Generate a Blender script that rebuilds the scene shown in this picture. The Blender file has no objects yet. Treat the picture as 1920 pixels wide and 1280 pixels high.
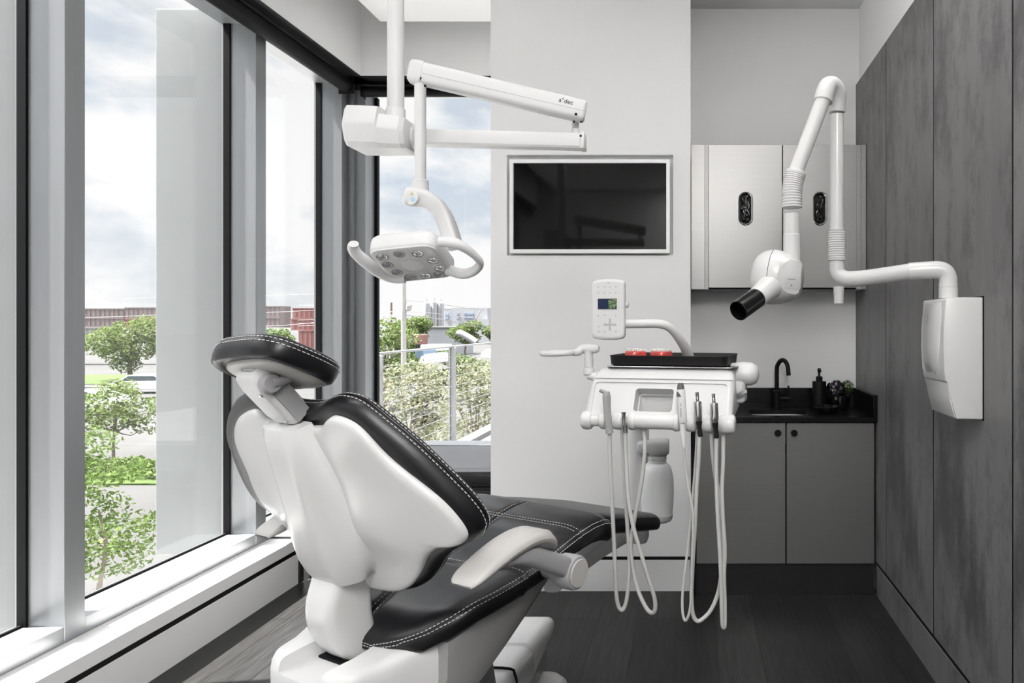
import bpy, bmesh, math, random
from math import sin, cos, pi, radians as R_, sqrt, atan2
from mathutils import Vector as V, Matrix as Mx
random.seed(7)
SC = bpy.context.scene
COL = SC.collection
CX, CY, F, H = 1296.0, 607.0, 1280.0, 1.352       # principal point, focal length (px at 1920x1280), eye height


def P(px, py, Y):
    """room point that is seen at (px, py) when it stands Y metres in front of the camera"""
    return V(((px - CX) / F * Y, Y, H + (CY - py) / F * Y))


# ------------------------------------------------------------------ camera
cd = bpy.data.cameras.new('camera'); cam = bpy.data.objects.new('camera', cd); COL.objects.link(cam)
cam.location = (0, 0, H); cam.rotation_euler = (pi / 2, 0, 0)
cd.sensor_width = 36; cd.lens = 36 * F / 1920
cd.shift_x = -(CX - 960) / 1920; cd.shift_y = -(640 - CY) / 1920
cd.clip_start = .02; cd.clip_end = 800
SC.camera = cam
vs = SC.view_settings
vs.view_transform = 'Standard'; vs.look = 'None'; vs.exposure = 1.0; vs.gamma = 1; vs.use_curve_mapping = False
try:
    SC.cycles.use_denoising = True
    SC.cycles.max_bounces = 10; SC.cycles.diffuse_bounces = 6; SC.cycles.glossy_bounces = 4
    SC.cycles.transparent_max_bounces = 24; SC.cycles.sample_clamp_indirect = 6
    SC.cycles.caustics_reflective = False; SC.cycles.caustics_refractive = False
except Exception:
    pass


# ------------------------------------------------------------------ materials
def nodes_of(name):
    m = bpy.data.materials.new(name); m.use_nodes = True
    nt = m.node_tree
    return m, nt, nt.nodes['Principled BSDF'], nt.nodes['Material Output']


def mat(name, col, rough=.4, metal=0., spec=.5, noise=.04, nscale=6., bump=0., bscale=200., coat=0., trans=0.):
    m, nt, b, out = nodes_of(name)
    b.inputs['Roughness'].default_value = rough; b.inputs['Metallic'].default_value = metal
    b.inputs['Specular IOR Level'].default_value = spec
    if coat: b.inputs['Coat Weight'].default_value = coat; b.inputs['Coat Roughness'].default_value = .08
    tc = nt.nodes.new('ShaderNodeTexCoord')
    n = nt.nodes.new('ShaderNodeTexNoise'); n.inputs['Scale'].default_value = nscale; n.inputs['Detail'].default_value = 3
    nt.links.new(tc.outputs['Object'], n.inputs['Vector'])
    r = nt.nodes.new('ShaderNodeValToRGB')
    r.color_ramp.elements[0].position = .3; r.color_ramp.elements[1].position = .7
    r.color_ramp.elements[0].color = [max(0, c * (1 - noise)) for c in col] + [1]
    r.color_ramp.elements[1].color = [min(1, c * (1 + noise)) for c in col] + [1]
    nt.links.new(n.outputs['Fac'], r.inputs['Fac']); nt.links.new(r.outputs['Color'], b.inputs['Base Color'])
    if bump:
        n2 = nt.nodes.new('ShaderNodeTexNoise'); n2.inputs['Scale'].default_value = bscale; n2.inputs['Detail'].default_value = 4
        nt.links.new(tc.outputs['Object'], n2.inputs['Vector'])
        bp = nt.nodes.new('ShaderNodeBump'); bp.inputs['Strength'].default_value = bump; bp.inputs['Distance'].default_value = .002
        nt.links.new(n2.outputs['Fac'], bp.inputs['Height']); nt.links.new(bp.outputs['Normal'], b.inputs['Normal'])
    return m


def streak(name, c0, c1, scale, stretch, rough, metal=0., spec=.5, p0=.35, p1=.65, bump=.0, coord='Object', c2=None):
    """material with noise stretched along one axis"""
    m, nt, b, out = nodes_of(name)
    b.inputs['Roughness'].default_value = rough; b.inputs['Metallic'].default_value = metal; b.inputs['Specular IOR Level'].default_value = spec
    tc = nt.nodes.new('ShaderNodeTexCoord'); mp = nt.nodes.new('ShaderNodeMapping'); mp.inputs['Scale'].default_value = stretch
    n = nt.nodes.new('ShaderNodeTexNoise'); n.inputs['Scale'].default_value = scale; n.inputs['Detail'].default_value = 8; n.inputs['Roughness'].default_value = .62
    r = nt.nodes.new('ShaderNodeValToRGB')
    r.color_ramp.elements[0].position = p0; r.color_ramp.elements[1].position = p1
    r.color_ramp.elements[0].color = list(c0) + [1]; r.color_ramp.elements[1].color = list(c1) + [1]
    nt.links.new(tc.outputs[coord], mp.inputs['Vector']); nt.links.new(mp.outputs['Vector'], n.inputs['Vector'])
    nt.links.new(n.outputs['Fac'], r.inputs['Fac']); nt.links.new(r.outputs['Color'], b.inputs['Base Color'])
    if bump:
        bp = nt.nodes.new('ShaderNodeBump'); bp.inputs['Strength'].default_value = bump; bp.inputs['Distance'].default_value = .002
        nt.links.new(n.outputs['Fac'], bp.inputs['Height']); nt.links.new(bp.outputs['Normal'], b.inputs['Normal'])
    return m


def glass_mat(name, tint, rough=0.0, refl=1.0):
    m = bpy.data.materials.new(name); m.use_nodes = True; nt = m.node_tree; nt.nodes.clear()
    out = nt.nodes.new('ShaderNodeOutputMaterial'); mx = nt.nodes.new('ShaderNodeMixShader')
    t = nt.nodes.new('ShaderNodeBsdfTransparent'); t.inputs['Color'].default_value = list(tint) + [1]
    g = nt.nodes.new('ShaderNodeBsdfGlossy'); g.inputs['Roughness'].default_value = rough; g.inputs['Color'].default_value = (.94, .94, .94, 1)
    ge = nt.nodes.new('ShaderNodeNewGeometry'); dt = nt.nodes.new('ShaderNodeVectorMath'); dt.operation = 'DOT_PRODUCT'
    nt.links.new(ge.outputs['Incoming'], dt.inputs[0]); nt.links.new(ge.outputs['Normal'], dt.inputs[1])
    def mth(op, a, b_=None):
        n = nt.nodes.new('ShaderNodeMath'); n.operation = op; nt.links.new(a, n.inputs[0])
        if b_ is not None: n.inputs[1].default_value = b_
        return n.outputs[0]
    ab = mth('ABSOLUTE', dt.outputs['Value']); one = mth('MULTIPLY_ADD', ab, -1.0); one.node.inputs[2].default_value = 1.0
    q = mth('MULTIPLY_ADD', mth('POWER', one, 5.0), .96 * refl); q.node.inputs[2].default_value = .04 * refl   # Schlick reflectance, same on both faces
    nt.links.new(q, mx.inputs['Fac'])
    nt.links.new(t.outputs[0], mx.inputs[1]); nt.links.new(g.outputs[0], mx.inputs[2]); nt.links.new(mx.outputs[0], out.inputs['Surface'])
    return m


def floor_mat():
    m, nt, b, out = nodes_of('dark_oak_planks')
    tc = nt.nodes.new('ShaderNodeTexCoord'); mp = nt.nodes.new('ShaderNodeMapping')
    mp.inputs['Rotation'].default_value = (0, 0, pi / 2)
    mp.inputs['Location'].default_value = (.43, .07, 0)
    br = nt.nodes.new('ShaderNodeTexBrick'); br.inputs['Scale'].default_value = 1
    br.inputs['Brick Width'].default_value = 1.35; br.inputs['Row Height'].default_value = .178
    br.inputs['Mortar Size'].default_value = .0016; br.inputs['Mortar Smooth'].default_value = .1; br.offset = .37
    br.inputs['Color1'].default_value = (.018, .0177, .0174, 1); br.inputs['Color2'].default_value = (.032, .0315, .031, 1)
    br.inputs['Mortar'].default_value = (.006, .006, .006, 1)
    nt.links.new(tc.outputs['Object'], mp.inputs['Vector']); nt.links.new(mp.outputs['Vector'], br.inputs['Vector'])
    mp2 = nt.nodes.new('ShaderNodeMapping'); mp2.inputs['Scale'].default_value = (34, 2.2, 1)
    n = nt.nodes.new('ShaderNodeTexNoise'); n.inputs['Scale'].default_value = 2.2; n.inputs['Detail'].default_value = 9; n.inputs['Roughness'].default_value = .65
    nt.links.new(tc.outputs['Object'], mp2.inputs['Vector']); nt.links.new(mp2.outputs['Vector'], n.inputs['Vector'])
    r = nt.nodes.new('ShaderNodeValToRGB'); r.color_ramp.elements[0].position = .35; r.color_ramp.elements[1].position = .68
    r.color_ramp.elements[0].color = (.55, .55, .55, 1); r.color_ramp.elements[1].color = (1.25, 1.25, 1.25, 1)
    nt.links.new(n.outputs['Fac'], r.inputs['Fac'])
    mu = nt.nodes.new('ShaderNodeMix'); mu.data_type = 'RGBA'; mu.blend_type = 'MULTIPLY'; mu.inputs['Factor'].default_value = 1
    nt.links.new(br.outputs['Color'], mu.inputs['A']); nt.links.new(r.outputs['Color'], mu.inputs['B'])
    nt.links.new(mu.outputs['Result'], b.inputs['Base Color'])
    b.inputs['Roughness'].default_value = .33; b.inputs['Specular IOR Level'].default_value = .14
    bp = nt.nodes.new('ShaderNodeBump'); bp.inputs['Strength'].default_value = .22; bp.inputs['Distance'].default_value = .002
    ad = nt.nodes.new('ShaderNodeMath'); ad.operation = 'SUBTRACT'
    nt.links.new(n.outputs['Fac'], ad.inputs[0]); nt.links.new(br.outputs['Fac'], ad.inputs[1])
    nt.links.new(ad.outputs[0], bp.inputs['Height']); nt.links.new(bp.outputs['Normal'], b.inputs['Normal'])
    return m


def leaf_mat(name, c0, c1):
    m = bpy.data.materials.new(name); m.use_nodes = True; nt = m.node_tree; nt.nodes.clear()
    out = nt.nodes.new('ShaderNodeOutputMaterial'); mx = nt.nodes.new('ShaderNodeMixShader'); mx.inputs['Fac'].default_value = .35
    d = nt.nodes.new('ShaderNodeBsdfDiffuse'); t = nt.nodes.new('ShaderNodeBsdfTranslucent')
    tc = nt.nodes.new('ShaderNodeTexCoord'); n = nt.nodes.new('ShaderNodeTexNoise'); n.inputs['Scale'].default_value = 3.; n.inputs['Detail'].default_value = 5
    r = nt.nodes.new('ShaderNodeValToRGB'); r.color_ramp.elements[0].position = .35; r.color_ramp.elements[1].position = .65
    r.color_ramp.elements[0].color = list(c0) + [1]; r.color_ramp.elements[1].color = list(c1) + [1]
    nt.links.new(tc.outputs['Object'], n.inputs['Vector']); nt.links.new(n.outputs['Fac'], r.inputs['Fac'])
    for s in (d, t): nt.links.new(r.outputs['Color'], s.inputs['Color'])
    nt.links.new(d.outputs[0], mx.inputs[1]); nt.links.new(t.outputs[0], mx.inputs[2]); nt.links.new(mx.outputs[0], out.inputs['Surface'])
    return m


M = dict(
    wall=mat('white_wall_paint', (.82, .82, .82), .75, spec=.25, noise=.012, nscale=2, bump=.05, bscale=90),
    ceil=mat('white_ceiling_paint', (.66, .66, .66), .85, spec=.2, noise=.01, nscale=2),
    floor=floor_mat(),
    panel=streak('dark_concrete_laminate', (.158, .154, .157), (.212, .206, .209), 1.7, (1, 3.4, .55), .42, spec=.35, p0=.33, p1=.62),
    apron=mat('white_lacquer_board', (.78, .78, .78), .45, spec=.35, noise=.01),
    black=mat('black_matte_metal', (.006, .006, .006), .45, spec=.18, noise=.2),
    gasket=mat('black_rubber', (.004, .004, .005), .6, spec=.12, noise=.2),
    alu=streak('brushed_grey_aluminium', (.255, .265, .275), (.275, .285, .295), 30, (1, 1, .03), .38, .5),
    alu_dk=mat('dark_anodised_aluminium', (.030, .030, .031), .4, .5, noise=.1),
    fin=mat('pale_grey_painted_fin', (.165, .175, .178), .5, spec=.3, noise=.02),
    glass=glass_mat('window_glass', (.985, .985, .985), 0, .8),
    white=mat('glossy_white_plastic', (.68, .68, .675), .22, spec=.5, noise=.01, nscale=3),
    white2=mat('satin_white_plastic', (.65, .65, .65), .38, spec=.45, noise=.012, nscale=3),
    offw=mat('warm_grey_soft_plastic', (.47, .46, .447), .42, spec=.4, noise=.012),
    greyp=mat('mid_grey_plastic', (.33, .33, .335), .4, noise=.03),
    leather=mat('black_leather', (.0065, .0065, .008), .33, spec=.45, noise=.12, nscale=25, bump=.12, bscale=420),
    thread=mat('white_stitching_thread', (.62, .62, .62), .7, noise=.05),
    steel=streak('brushed_stainless_steel', (.27, .267, .264), (.283, .28, .277), 60, (.06, 1, 6), .38, 1.),
    steel_dk=streak('grey_brushed_laminate', (.27, .268, .266), (.285, .283, .281), 60, (.06, 1, 6), .42, .85),
    chrome=mat('chrome', (.62, .62, .63), .16, 1., noise=.02),
    chrome_dk=mat('grey_satin_metal', (.34, .34, .35), .3, 1., noise=.05),
    stone=mat('black_granite', (.007, .007, .0075), .22, spec=.3, noise=.12, nscale=120),
    blk_gloss=mat('black_gloss', (.006, .006, .006), .12, noise=.1),
    blk_plast=mat('black_plastic', (.007, .007, .007), .5, spec=.3, noise=.1),
    screen=mat('switched_off_screen_glass', (.003, .003, .003), .05, spec=.28, noise=.05),
    hose=mat('grey_rubber_hose', (.50, .495, .485), .5, spec=.35, noise=.02),
    gum=mat('pink_acrylic', (.62, .07, .06), .25, noise=.15, nscale=60, coat=.3),
    tooth=mat('tooth_white', (.82, .82, .78), .25, noise=.03),
    hose_dk=mat('darker_grey_plastic', (.36, .355, .35), .35, noise=.02),
    tipgrey=mat('charcoal_grey_rubber', (.10, .10, .105), .4, noise=.05),
    lens=mat('pale_clear_lens', (.60, .60, .60), .12, spec=.6, noise=.02),
    pale_print=mat('pale_grey_print', (.42, .42, .43), .4),
    panmid=mat('grey_shell_plastic', (.30, .30, .298), .42, noise=.02),  # grey seat shell, darkened to carry the shade on its right side
    bottle=mat('translucent_white_bottle', (.85, .855, .86), .3, spec=.45, noise=.015),
    green=leaf_mat('moss_green_leaf', (.02, .06, .008), (.09, .17, .02)),
    dkpet=mat('near_black_petal', (.007, .005, .012), .5, noise=.4, nscale=60),
    palepet=mat('pale_petal', (.5, .48, .55), .5, noise=.15, nscale=80),
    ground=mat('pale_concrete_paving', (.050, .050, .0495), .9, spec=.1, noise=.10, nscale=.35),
    bounce_pale=mat('pale_bounce_surface', (.44, .44, .435), .9, spec=.1, noise=.05, nscale=.6),
    curb=mat('white_curb', (.13, .13, .128), .9, noise=.03),
    grass=mat('lawn_grass', (.045, .068, .022), .9, spec=.1, noise=.35, nscale=2.5),
    bark=mat('grey_brown_bark', (.13, .11, .09), .9, noise=.25, nscale=8, bump=.4, bscale=30),
    leaf_a=leaf_mat('olive_tree_leaf', (.055, .09, .022), (.17, .21, .085)),
    leaf_b=leaf_mat('fresh_tree_leaf', (.05, .085, .022), (.13, .175, .065)),
    leaf_c=leaf_mat('pale_dry_tree_leaf', (.115, .13, .075), (.27, .27, .19)),
    red=mat('faded_red_steel', (.20, .085, .08), .7, noise=.12, nscale=1.2),
    maroon=mat('brown_grey_steel', (.15, .12, .12), .7, noise=.12, nscale=1.2),
    greym=mat('weathered_grey_steel', (.19, .185, .185), .7, noise=.1, nscale=1.5),
    bldg=mat('white_render', (.26, .268, .28), .8, noise=.03, nscale=.5),
    bglass=mat('tinted_building_glass', (.22, .26, .33), .2, noise=.1),
    carw=mat('white_car_paint', (.74, .75, .76), .2, coat=.5, noise=.02),
    carg=mat('car_window_glass', (.06, .08, .09), .08, noise=.05),
    tyre=mat('tyre_rubber', (.02, .02, .02), .8, noise=.1),
    conc=mat('pale_concrete_pole', (.22, .217, .21), .9, noise=.06, nscale=4),
    rail=mat('galvanised_steel', (.24, .244, .248), .45, .35, noise=.04),
    wire=mat('overhead_cable', (.22, .22, .23), .6, noise=.05),
    bluev=mat('blue_grey_paint', (.18, .26, .36), .4, noise=.06),
)

# worn dark patches with a grainy edge on the wall panels
_m = M['panel']; _nt = _m.node_tree; _b = _nt.nodes['Principled BSDF']
_src = _b.inputs['Base Color'].links[0].from_socket
_tc = _nt.nodes.new('ShaderNodeTexCoord'); _mp = _nt.nodes.new('ShaderNodeMapping'); _mp.inputs['Scale'].default_value = (1, 2.0, .95)
_n = _nt.nodes.new('ShaderNodeTexNoise'); _n.inputs['Scale'].default_value = 1.5; _n.inputs['Detail'].default_value = 15; _n.inputs['Roughness'].default_value = .78
_r = _nt.nodes.new('ShaderNodeValToRGB'); _r.color_ramp.elements[0].position = .47; _r.color_ramp.elements[1].position = .60
_r.color_ramp.elements[0].color = (1, 1, 1, 1); _r.color_ramp.elements[1].color = (.48, .48, .485, 1)
_x = _nt.nodes.new('ShaderNodeMix'); _x.data_type = 'RGBA'; _x.blend_type = 'MULTIPLY'; _x.inputs['Factor'].default_value = 1
_nt.links.new(_tc.outputs['Object'], _mp.inputs['Vector']); _nt.links.new(_mp.outputs['Vector'], _n.inputs['Vector']); _nt.links.new(_n.outputs['Fac'], _r.inputs['Fac'])
_nt.links.new(_src, _x.inputs['A']); _nt.links.new(_r.outputs['Color'], _x.inputs['B']); _nt.links.new(_x.outputs['Result'], _b.inputs['Base Color'])


# ------------------------------------------------------------------ object helpers
def prop(o, label=None, cat=None, group=None, kind=None):
    if label: o['label'] = label
    if cat: o['category'] = cat
    if group: o['group'] = group
    if kind: o['kind'] = kind
    return o


def thing(name, label, cat, loc=(0, 0, 0), rz=0., group=None):
    o = bpy.data.objects.new(name, None); COL.objects.link(o); o.empty_display_size = .05
    o.location = loc; o.rotation_euler = (0, 0, rz)
    return prop(o, label, cat, group)


def wm(o):
    m = Mx.Identity(4)
    while o is not None:
        m = Mx.LocRotScale(o.location, o.rotation_euler, o.scale) @ m; o = o.parent
    return m


def crom(pts, n, closed=False):
    """Catmull-Rom resample, n samples per segment"""
    pts = [V(p) for p in pts]; k = len(pts); out = []
    segs = k if closed else k - 1
    for i in range(segs):
        p1, p2 = pts[i], pts[(i + 1) % k]
        p0 = pts[i - 1] if (closed or i > 0) else p1 * 2 - p2
        p3 = pts[(i + 2) % k] if (closed or i + 2 < k) else p2 * 2 - p1
        for j in range(n):
            t = j / n
            out.append(.5 * ((2 * p1) + (p2 - p0) * t + (2 * p0 - 5 * p1 + 4 * p2 - p3) * t * t + (3 * p1 - p0 - 3 * p2 + p3) * t ** 3))
    if not closed: out.append(pts[-1].copy())
    return out


class B:
    def __init__(s): s.bm = bmesh.new()

    def box(s, x0, x1, y0, y1, z0, z1, bev=0., seg=2, mx=None):
        r = bmesh.ops.create_cube(s.bm, size=1); vs_ = r['verts']
        bmesh.ops.transform(s.bm, verts=vs_, matrix=Mx.Translation(((x0 + x1) / 2, (y0 + y1) / 2, (z0 + z1) / 2)) @ Mx.Diagonal((abs(x1 - x0), abs(y1 - y0), abs(z1 - z0), 1)))
        if bev:
            es = list({e for v in vs_ for e in v.link_edges})
            q = bmesh.ops.bevel(s.bm, geom=es, offset=bev, segments=seg, profile=.5, affect='EDGES')
            vs_ = list({v for f in q['faces'] for v in f.verts} | {v for v in vs_ if v.is_valid})
        if mx is not None: bmesh.ops.transform(s.bm, verts=vs_, matrix=mx)
        return s

    def loft(s, rings, closed=True, cap0=True, cap1=True):
        vr = [[s.bm.verts.new(p) for p in r] for r in rings]
        n = len(vr[0])
        for a, b in zip(vr, vr[1:]):
            for i in range(n if closed else n - 1):
                j = (i + 1) % n
                try: s.bm.faces.new((a[i], a[j], b[j], b[i]))
                except ValueError: pass
        if closed and cap0: s.bm.faces.new(list(reversed(vr[0])))
        if closed and cap1: s.bm.faces.new(vr[-1])
        return s

    def tube(s, pts, r, seg=12, n=0, flat=1., closed=False, cap=True):
        """tube along points; r a number or one per point"""
        rr = r if isinstance(r, (list, tuple)) else [r] * len(pts)
        if n:
            q = crom([(*p, 0) if len(p) == 3 else p for p in [(p[0], p[1], p[2]) for p in pts]], n, closed) if False else crom(pts, n, closed)
            rq = []
            m = len(pts)
            for i in range(len(q)):
                f = i / n; a = int(f) % m; b = (a + 1) % m if closed else min(a + 1, m - 1)
                rq.append(rr[a] + (rr[b] - rr[a]) * (f - int(f)))
            pts, rr = q, rq
        pts = [V(p) for p in pts]; k = len(pts)
        t0 = (pts[1] - pts[0]).normalized()
        up = V((0, 0, 1)) if abs(t0.z) < .9 else V((0, 1, 0))
        x = t0.cross(up).normalized(); rings = []
        for i in range(k):
            if closed: t = (pts[(i + 1) % k] - pts[i - 1]).normalized()
            else: t = (pts[min(i + 1, k - 1)] - pts[max(i - 1, 0)]).normalized()
            x = (x - t * x.dot(t)).normalized(); y = t.cross(x)
            rings.append([pts[i] + (x * cos(2 * pi * j / seg) + y * sin(2 * pi * j / seg) * flat) * rr[i] for j in range(seg)])
        if closed:
            rings.append(rings[0]); vr = [[s.bm.verts.new(p) for p in r_] for r_ in rings[:-1]]
            # align last ring with the first
            for a in range(k):
                A, Bq = vr[a], vr[(a + 1) % k]
                off = min(range(seg), key=lambda o: (A[0].co - Bq[o].co).length) if a == k - 1 else 0
                for i in range(seg):
                    s.bm.faces.new((A[i], A[(i + 1) % seg], Bq[(i + 1 + off) % seg], Bq[(i + off) % seg]))
            return s
        return s.loft(rings, True, cap, cap)

    def lathe(s, prof, o=(0, 0, 0), ax=(0, 0, 1), seg=32, cap=True):
        """prof: list of (radius, distance along axis)"""
        o = V(o); a = V(ax).normalized(); x = a.orthogonal().normalized(); y = a.cross(x)
        rings = [[o + a * h + (x * cos(2 * pi * j / seg) + y * sin(2 * pi * j / seg)) * max(r, 1e-5) for j in range(seg)] for r, h in prof]
        return s.loft(rings, True, cap, cap)

    def prism(s, poly, f0, f1, bev=0., seg=2):
        """poly of 2D points; f0/f1 map a 2D point to 3D at the two ends"""
        a = [s.bm.verts.new(f0(p)) for p in poly]; b = [s.bm.verts.new(f1(p)) for p in poly]; n = len(poly); fs = []
        fs.append(s.bm.faces.new(list(reversed(a)))); fs.append(s.bm.faces.new(b))
        for i in range(n):
            fs.append(s.bm.faces.new((a[i], a[(i + 1) % n], b[(i + 1) % n], b[i])))
        if bev:
            es = list({e for f in fs for e in f.edges})
            bmesh.ops.bevel(s.bm, geom=es, offset=bev, segments=seg, profile=.5, affect='EDGES', clamp_overlap=True)
        return s

    def pillow(s, outline, c, prof, fmap):
        """rings of a star-shaped outline: prof = (scale about c, height); first and last rings close to a point"""
        rings = [[fmap(c[0] + k * (p[0] - c[0]), c[1] + k * (p[1] - c[1]), h) for p in outline] for k, h in prof]
        return s.loft(rings, True, True, True)

    def dashes(s, pts, ln=.006, gap=.0035, r=.0008):
        pts = [V(p) for p in pts]; d = 0.; nxt = 0.
        for a, b in zip(pts, pts[1:]):
            L = (b - a).length
            if L < 1e-6: continue
            t = (b - a) / L
            while nxt < d + L:
                p = a + t * (nxt - d); s.tube([p, p + t * ln], r, 4); nxt += ln + gap
            d += L
        return s

    def build(s, name, m, parent=None, space='l', smooth=35, loc=None, bev=None):
        bm = s.bm
        bmesh.ops.remove_doubles(bm, verts=bm.verts, dist=1e-6)
        bmesh.ops.recalc_face_normals(bm, faces=bm.faces)
        if parent is not None and space == 'w':
            bm.transform(wm(parent).inverted())
        if loc is not None: bm.transform(Mx.Translation(-V(loc)))
        me = bpy.data.meshes.new(name); bm.to_mesh(me); bm.free()
        me.materials.append(M[m] if isinstance(m, str) else m)
        if smooth:
            me.polygons.foreach_set('use_smooth', [True] * len(me.polygons))
            try: me.set_sharp_from_angle(angle=R_(smooth))
            except Exception: pass
        o = bpy.data.objects.new(name, me); COL.objects.link(o)
        if loc is not None: o.location = loc
        if parent is not None: o.parent = parent
        if bev:
            md = o.modifiers.new('bevel', 'BEVEL'); md.width = bev; md.segments = 3; md.limit_method = 'ANGLE'
        return o


def struct(name, b, m, parent=None, smooth=0, **k):
    o = b.build(name, m, parent, smooth=smooth, **k)
    if parent is None: o['kind'] = 'structure'
    return o


def carve(o, cutters):
    """subtract closed builders from o (result is baked, cutters removed)"""
    for c in cutters:
        bmesh.ops.recalc_face_normals(c.bm, faces=c.bm.faces)
        me = bpy.data.meshes.new('cut'); c.bm.to_mesh(me); c.bm.free()
        q = bpy.data.objects.new('cut', me); COL.objects.link(q)
        if o.parent: q.parent = o.parent
        q.location = o.location
        md = o.modifiers.new('cut', 'BOOLEAN'); md.operation = 'DIFFERENCE'; md.object = q; md.solver = 'EXACT'
        bpy.context.view_layer.update()
        dg = bpy.context.evaluated_depsgraph_get()
        nm = bpy.data.meshes.new_from_object(o.evaluated_get(dg))
        o.modifiers.clear(); old = o.data; nm.name = old.name; o.data = nm
        bpy.data.objects.remove(q)
    o.data.polygons.foreach_set('use_smooth', [True] * len(o.data.polygons))
    o.data.set_sharp_from_angle(angle=R_(35))


def rrect(a, b, r, n=6):
    """rounded rectangle outline, half sizes a,b"""
    pts = []
    for cx, cy, t0 in ((a - r, b - r, 0), (-a + r, b - r, pi / 2), (-a + r, -b + r, pi), (a - r, -b + r, 1.5 * pi)):
        for i in range(n + 1):
            t = t0 + pi / 2 * i / n; pts.append((cx + r * cos(t), cy + r * sin(t)))
    return pts


def text(body, name, size, mw, m, parent, extrude=.0004):
    cu = bpy.data.curves.new(name, 'FONT'); cu.body = body; cu.size = size; cu.extrude = extrude; cu.align_x = 'CENTER'; cu.align_y = 'CENTER'
    cu.materials.append(M[m])
    q = bpy.data.objects.new(name, cu); COL.objects.link(q); bpy.context.view_layer.update()
    me = bpy.data.meshes.new_from_object(q.evaluated_get(bpy.context.evaluated_depsgraph_get())); me.name = name
    bpy.data.objects.remove(q); me.transform(wm(parent).inverted() @ mw)
    o = bpy.data.objects.new(name, me); COL.objects.link(o); o.parent = parent
    return o


def dens(rows, n=3):
    return [tuple(p) for p in crom([V(r) for r in rows], n)]


def frame(x, y, o):
    """matrix with local x, y axes and origin"""
    x = V(x).normalized(); y = V(y); y = (y - x * x.dot(y)).normalized(); z = x.cross(y)
    m = Mx((x, y, z)).transposed().to_4x4(); m.translation = V(o); return m

# ================================================================== THE ROOM
XR, XP, XL, XF, XG = .941, .922, -2.047, -2.19, -2.345      # right wall, panel face, left apron, frame face, glass
YB, YN, YW, YF, YG = 3.456, 3.826, 4.23, 4.37, 4.525       # TV wall, niche wall, soffit, back frame face, back glass
YR = -2.2                                                   # rear of the room
struct('floor', B().box(-2.36, 1.0, YR, YW + .2, -.08, 0), 'floor')
b = B().box(-1.815, XR, YR, YB, 3.117, 3.25).box(-1.815, -1.016, YB, 3.987, 3.117, 3.25).box(-.004, XR, YB, YN, 3.117, 3.25)
struct('ceiling', b, 'ceil')
struct('trim_1', B().box(-2.5, XR + .1, YR, 4.6, 3.6, 3.7), 'ceil')                      # slab above the floating ceiling
struct('wall_left', B().box(-2.36, XL, YR, YW, 2.89, 3.6), 'wall')                        # plaster above the left glazing
struct('wall_back', B().box(-2.36, -1.016, YW, YG + .1, 2.89, 3.6), 'wall')               # plaster above the end window
struct('wall_right', B().box(XR, XR + .1, YR, YN + .2, 0, 3.6), 'wall')
struct('wall_niche', B().box(-.004, XR, YN, YN + .15, .0, 3.6), 'wall')
struct('wall_rear', B().box(-2.36, XR, YR - .1, YR, 0, 3.6), 'wall')
# TV wall with a shallow recess
tx0, tx1, tz0, tz1 = -.934, -.092, 1.698, 2.208
b = B().box(-1.015, tx0, YB, YB + .09, .175, 3.6).box(tx1, -.005, YB, YB + .09, .175, 3.6)
b.box(tx0, tx1, YB, YB + .09, .175, tz0).box(tx0, tx1, YB, YB + .09, tz1, 3.6)
b.box(-1.015, -.005, YB + .04, YG + .1, 0, 3.6)
struct('wall_centre', b, 'wall')
struct('baseboard_back', B().box(-1.015, -.005, YB, YB + .05, 0, .157), 'apron')
struct('trim_2', B().box(-1.014, -.006, YB + .003, YB + .06, .157, .175), 'black')
# left apron under the windows
b = B().box(-2.36, XL, YR, 3.555, .179, .235, .003).box(-2.36, XL, YR, 3.555, 0, .157)
struct('baseboard_left', b, 'apron')
struct('trim_3', B().box(-2.3, XL - .003, YR, 3.55, .157, .179), 'black')
struct('trim_4', B().box(-2.3, XL + .012, 3.556, 3.585, .004, .237), 'alu_dk')
# right baseboard with shadow gap
struct('baseboard_right', B().box(XP, XR, YR, 3.392, 0, .151, .001), 'panel')
struct('trim_5', B().box(XP + .003, XR, YR, 3.392, .151, .168), 'black')

# dark wall panels, one object each
seams = [YR, -1.21, -.575, .06, .695, 1.33, 1.960, 2.600, 3.233, YN]
b = B()
for i in range(5):                                          # the part of the cladding that lies out of the picture, beside the camera
    b.box(XP, XR - .004, seams[i] + .006, seams[i + 1] - .006, .168, 2.69, .001, 1)
struct('trim_11', b, 'panel', loc=(XP, 0, .168))
for i in range(5, 9):
    y0, y1 = seams[i] + .006, seams[i + 1] - (.006 if i < 8 else 0)
    bb = B().box(XP, XR - .004, y0, y1, .168, 2.69, .001, 1)
    o = bb.build('wall_panel', 'panel', None, smooth=0, loc=(XP, y0, .168))
    prop(o, {8: 'narrow dark grey wall panel ending behind the upper cabinet', 7: 'dark grey wall panel just right of the sink counter',
             6: 'dark grey wall panel carrying the white x-ray arm box', 5: 'dark grey wall panel at the right edge of the photo'}[i],
         'wall panel', 'dark laminate panels on the right wall')
b = B().box(XR - .004, XR, YR, YN, .168, 2.688)
for y in seams[1:-1]: b.box(XP + .0012, XR - .004, y - .0055, y + .0055, .168, 2.688)
struct('trim_6', b, 'black')

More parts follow.
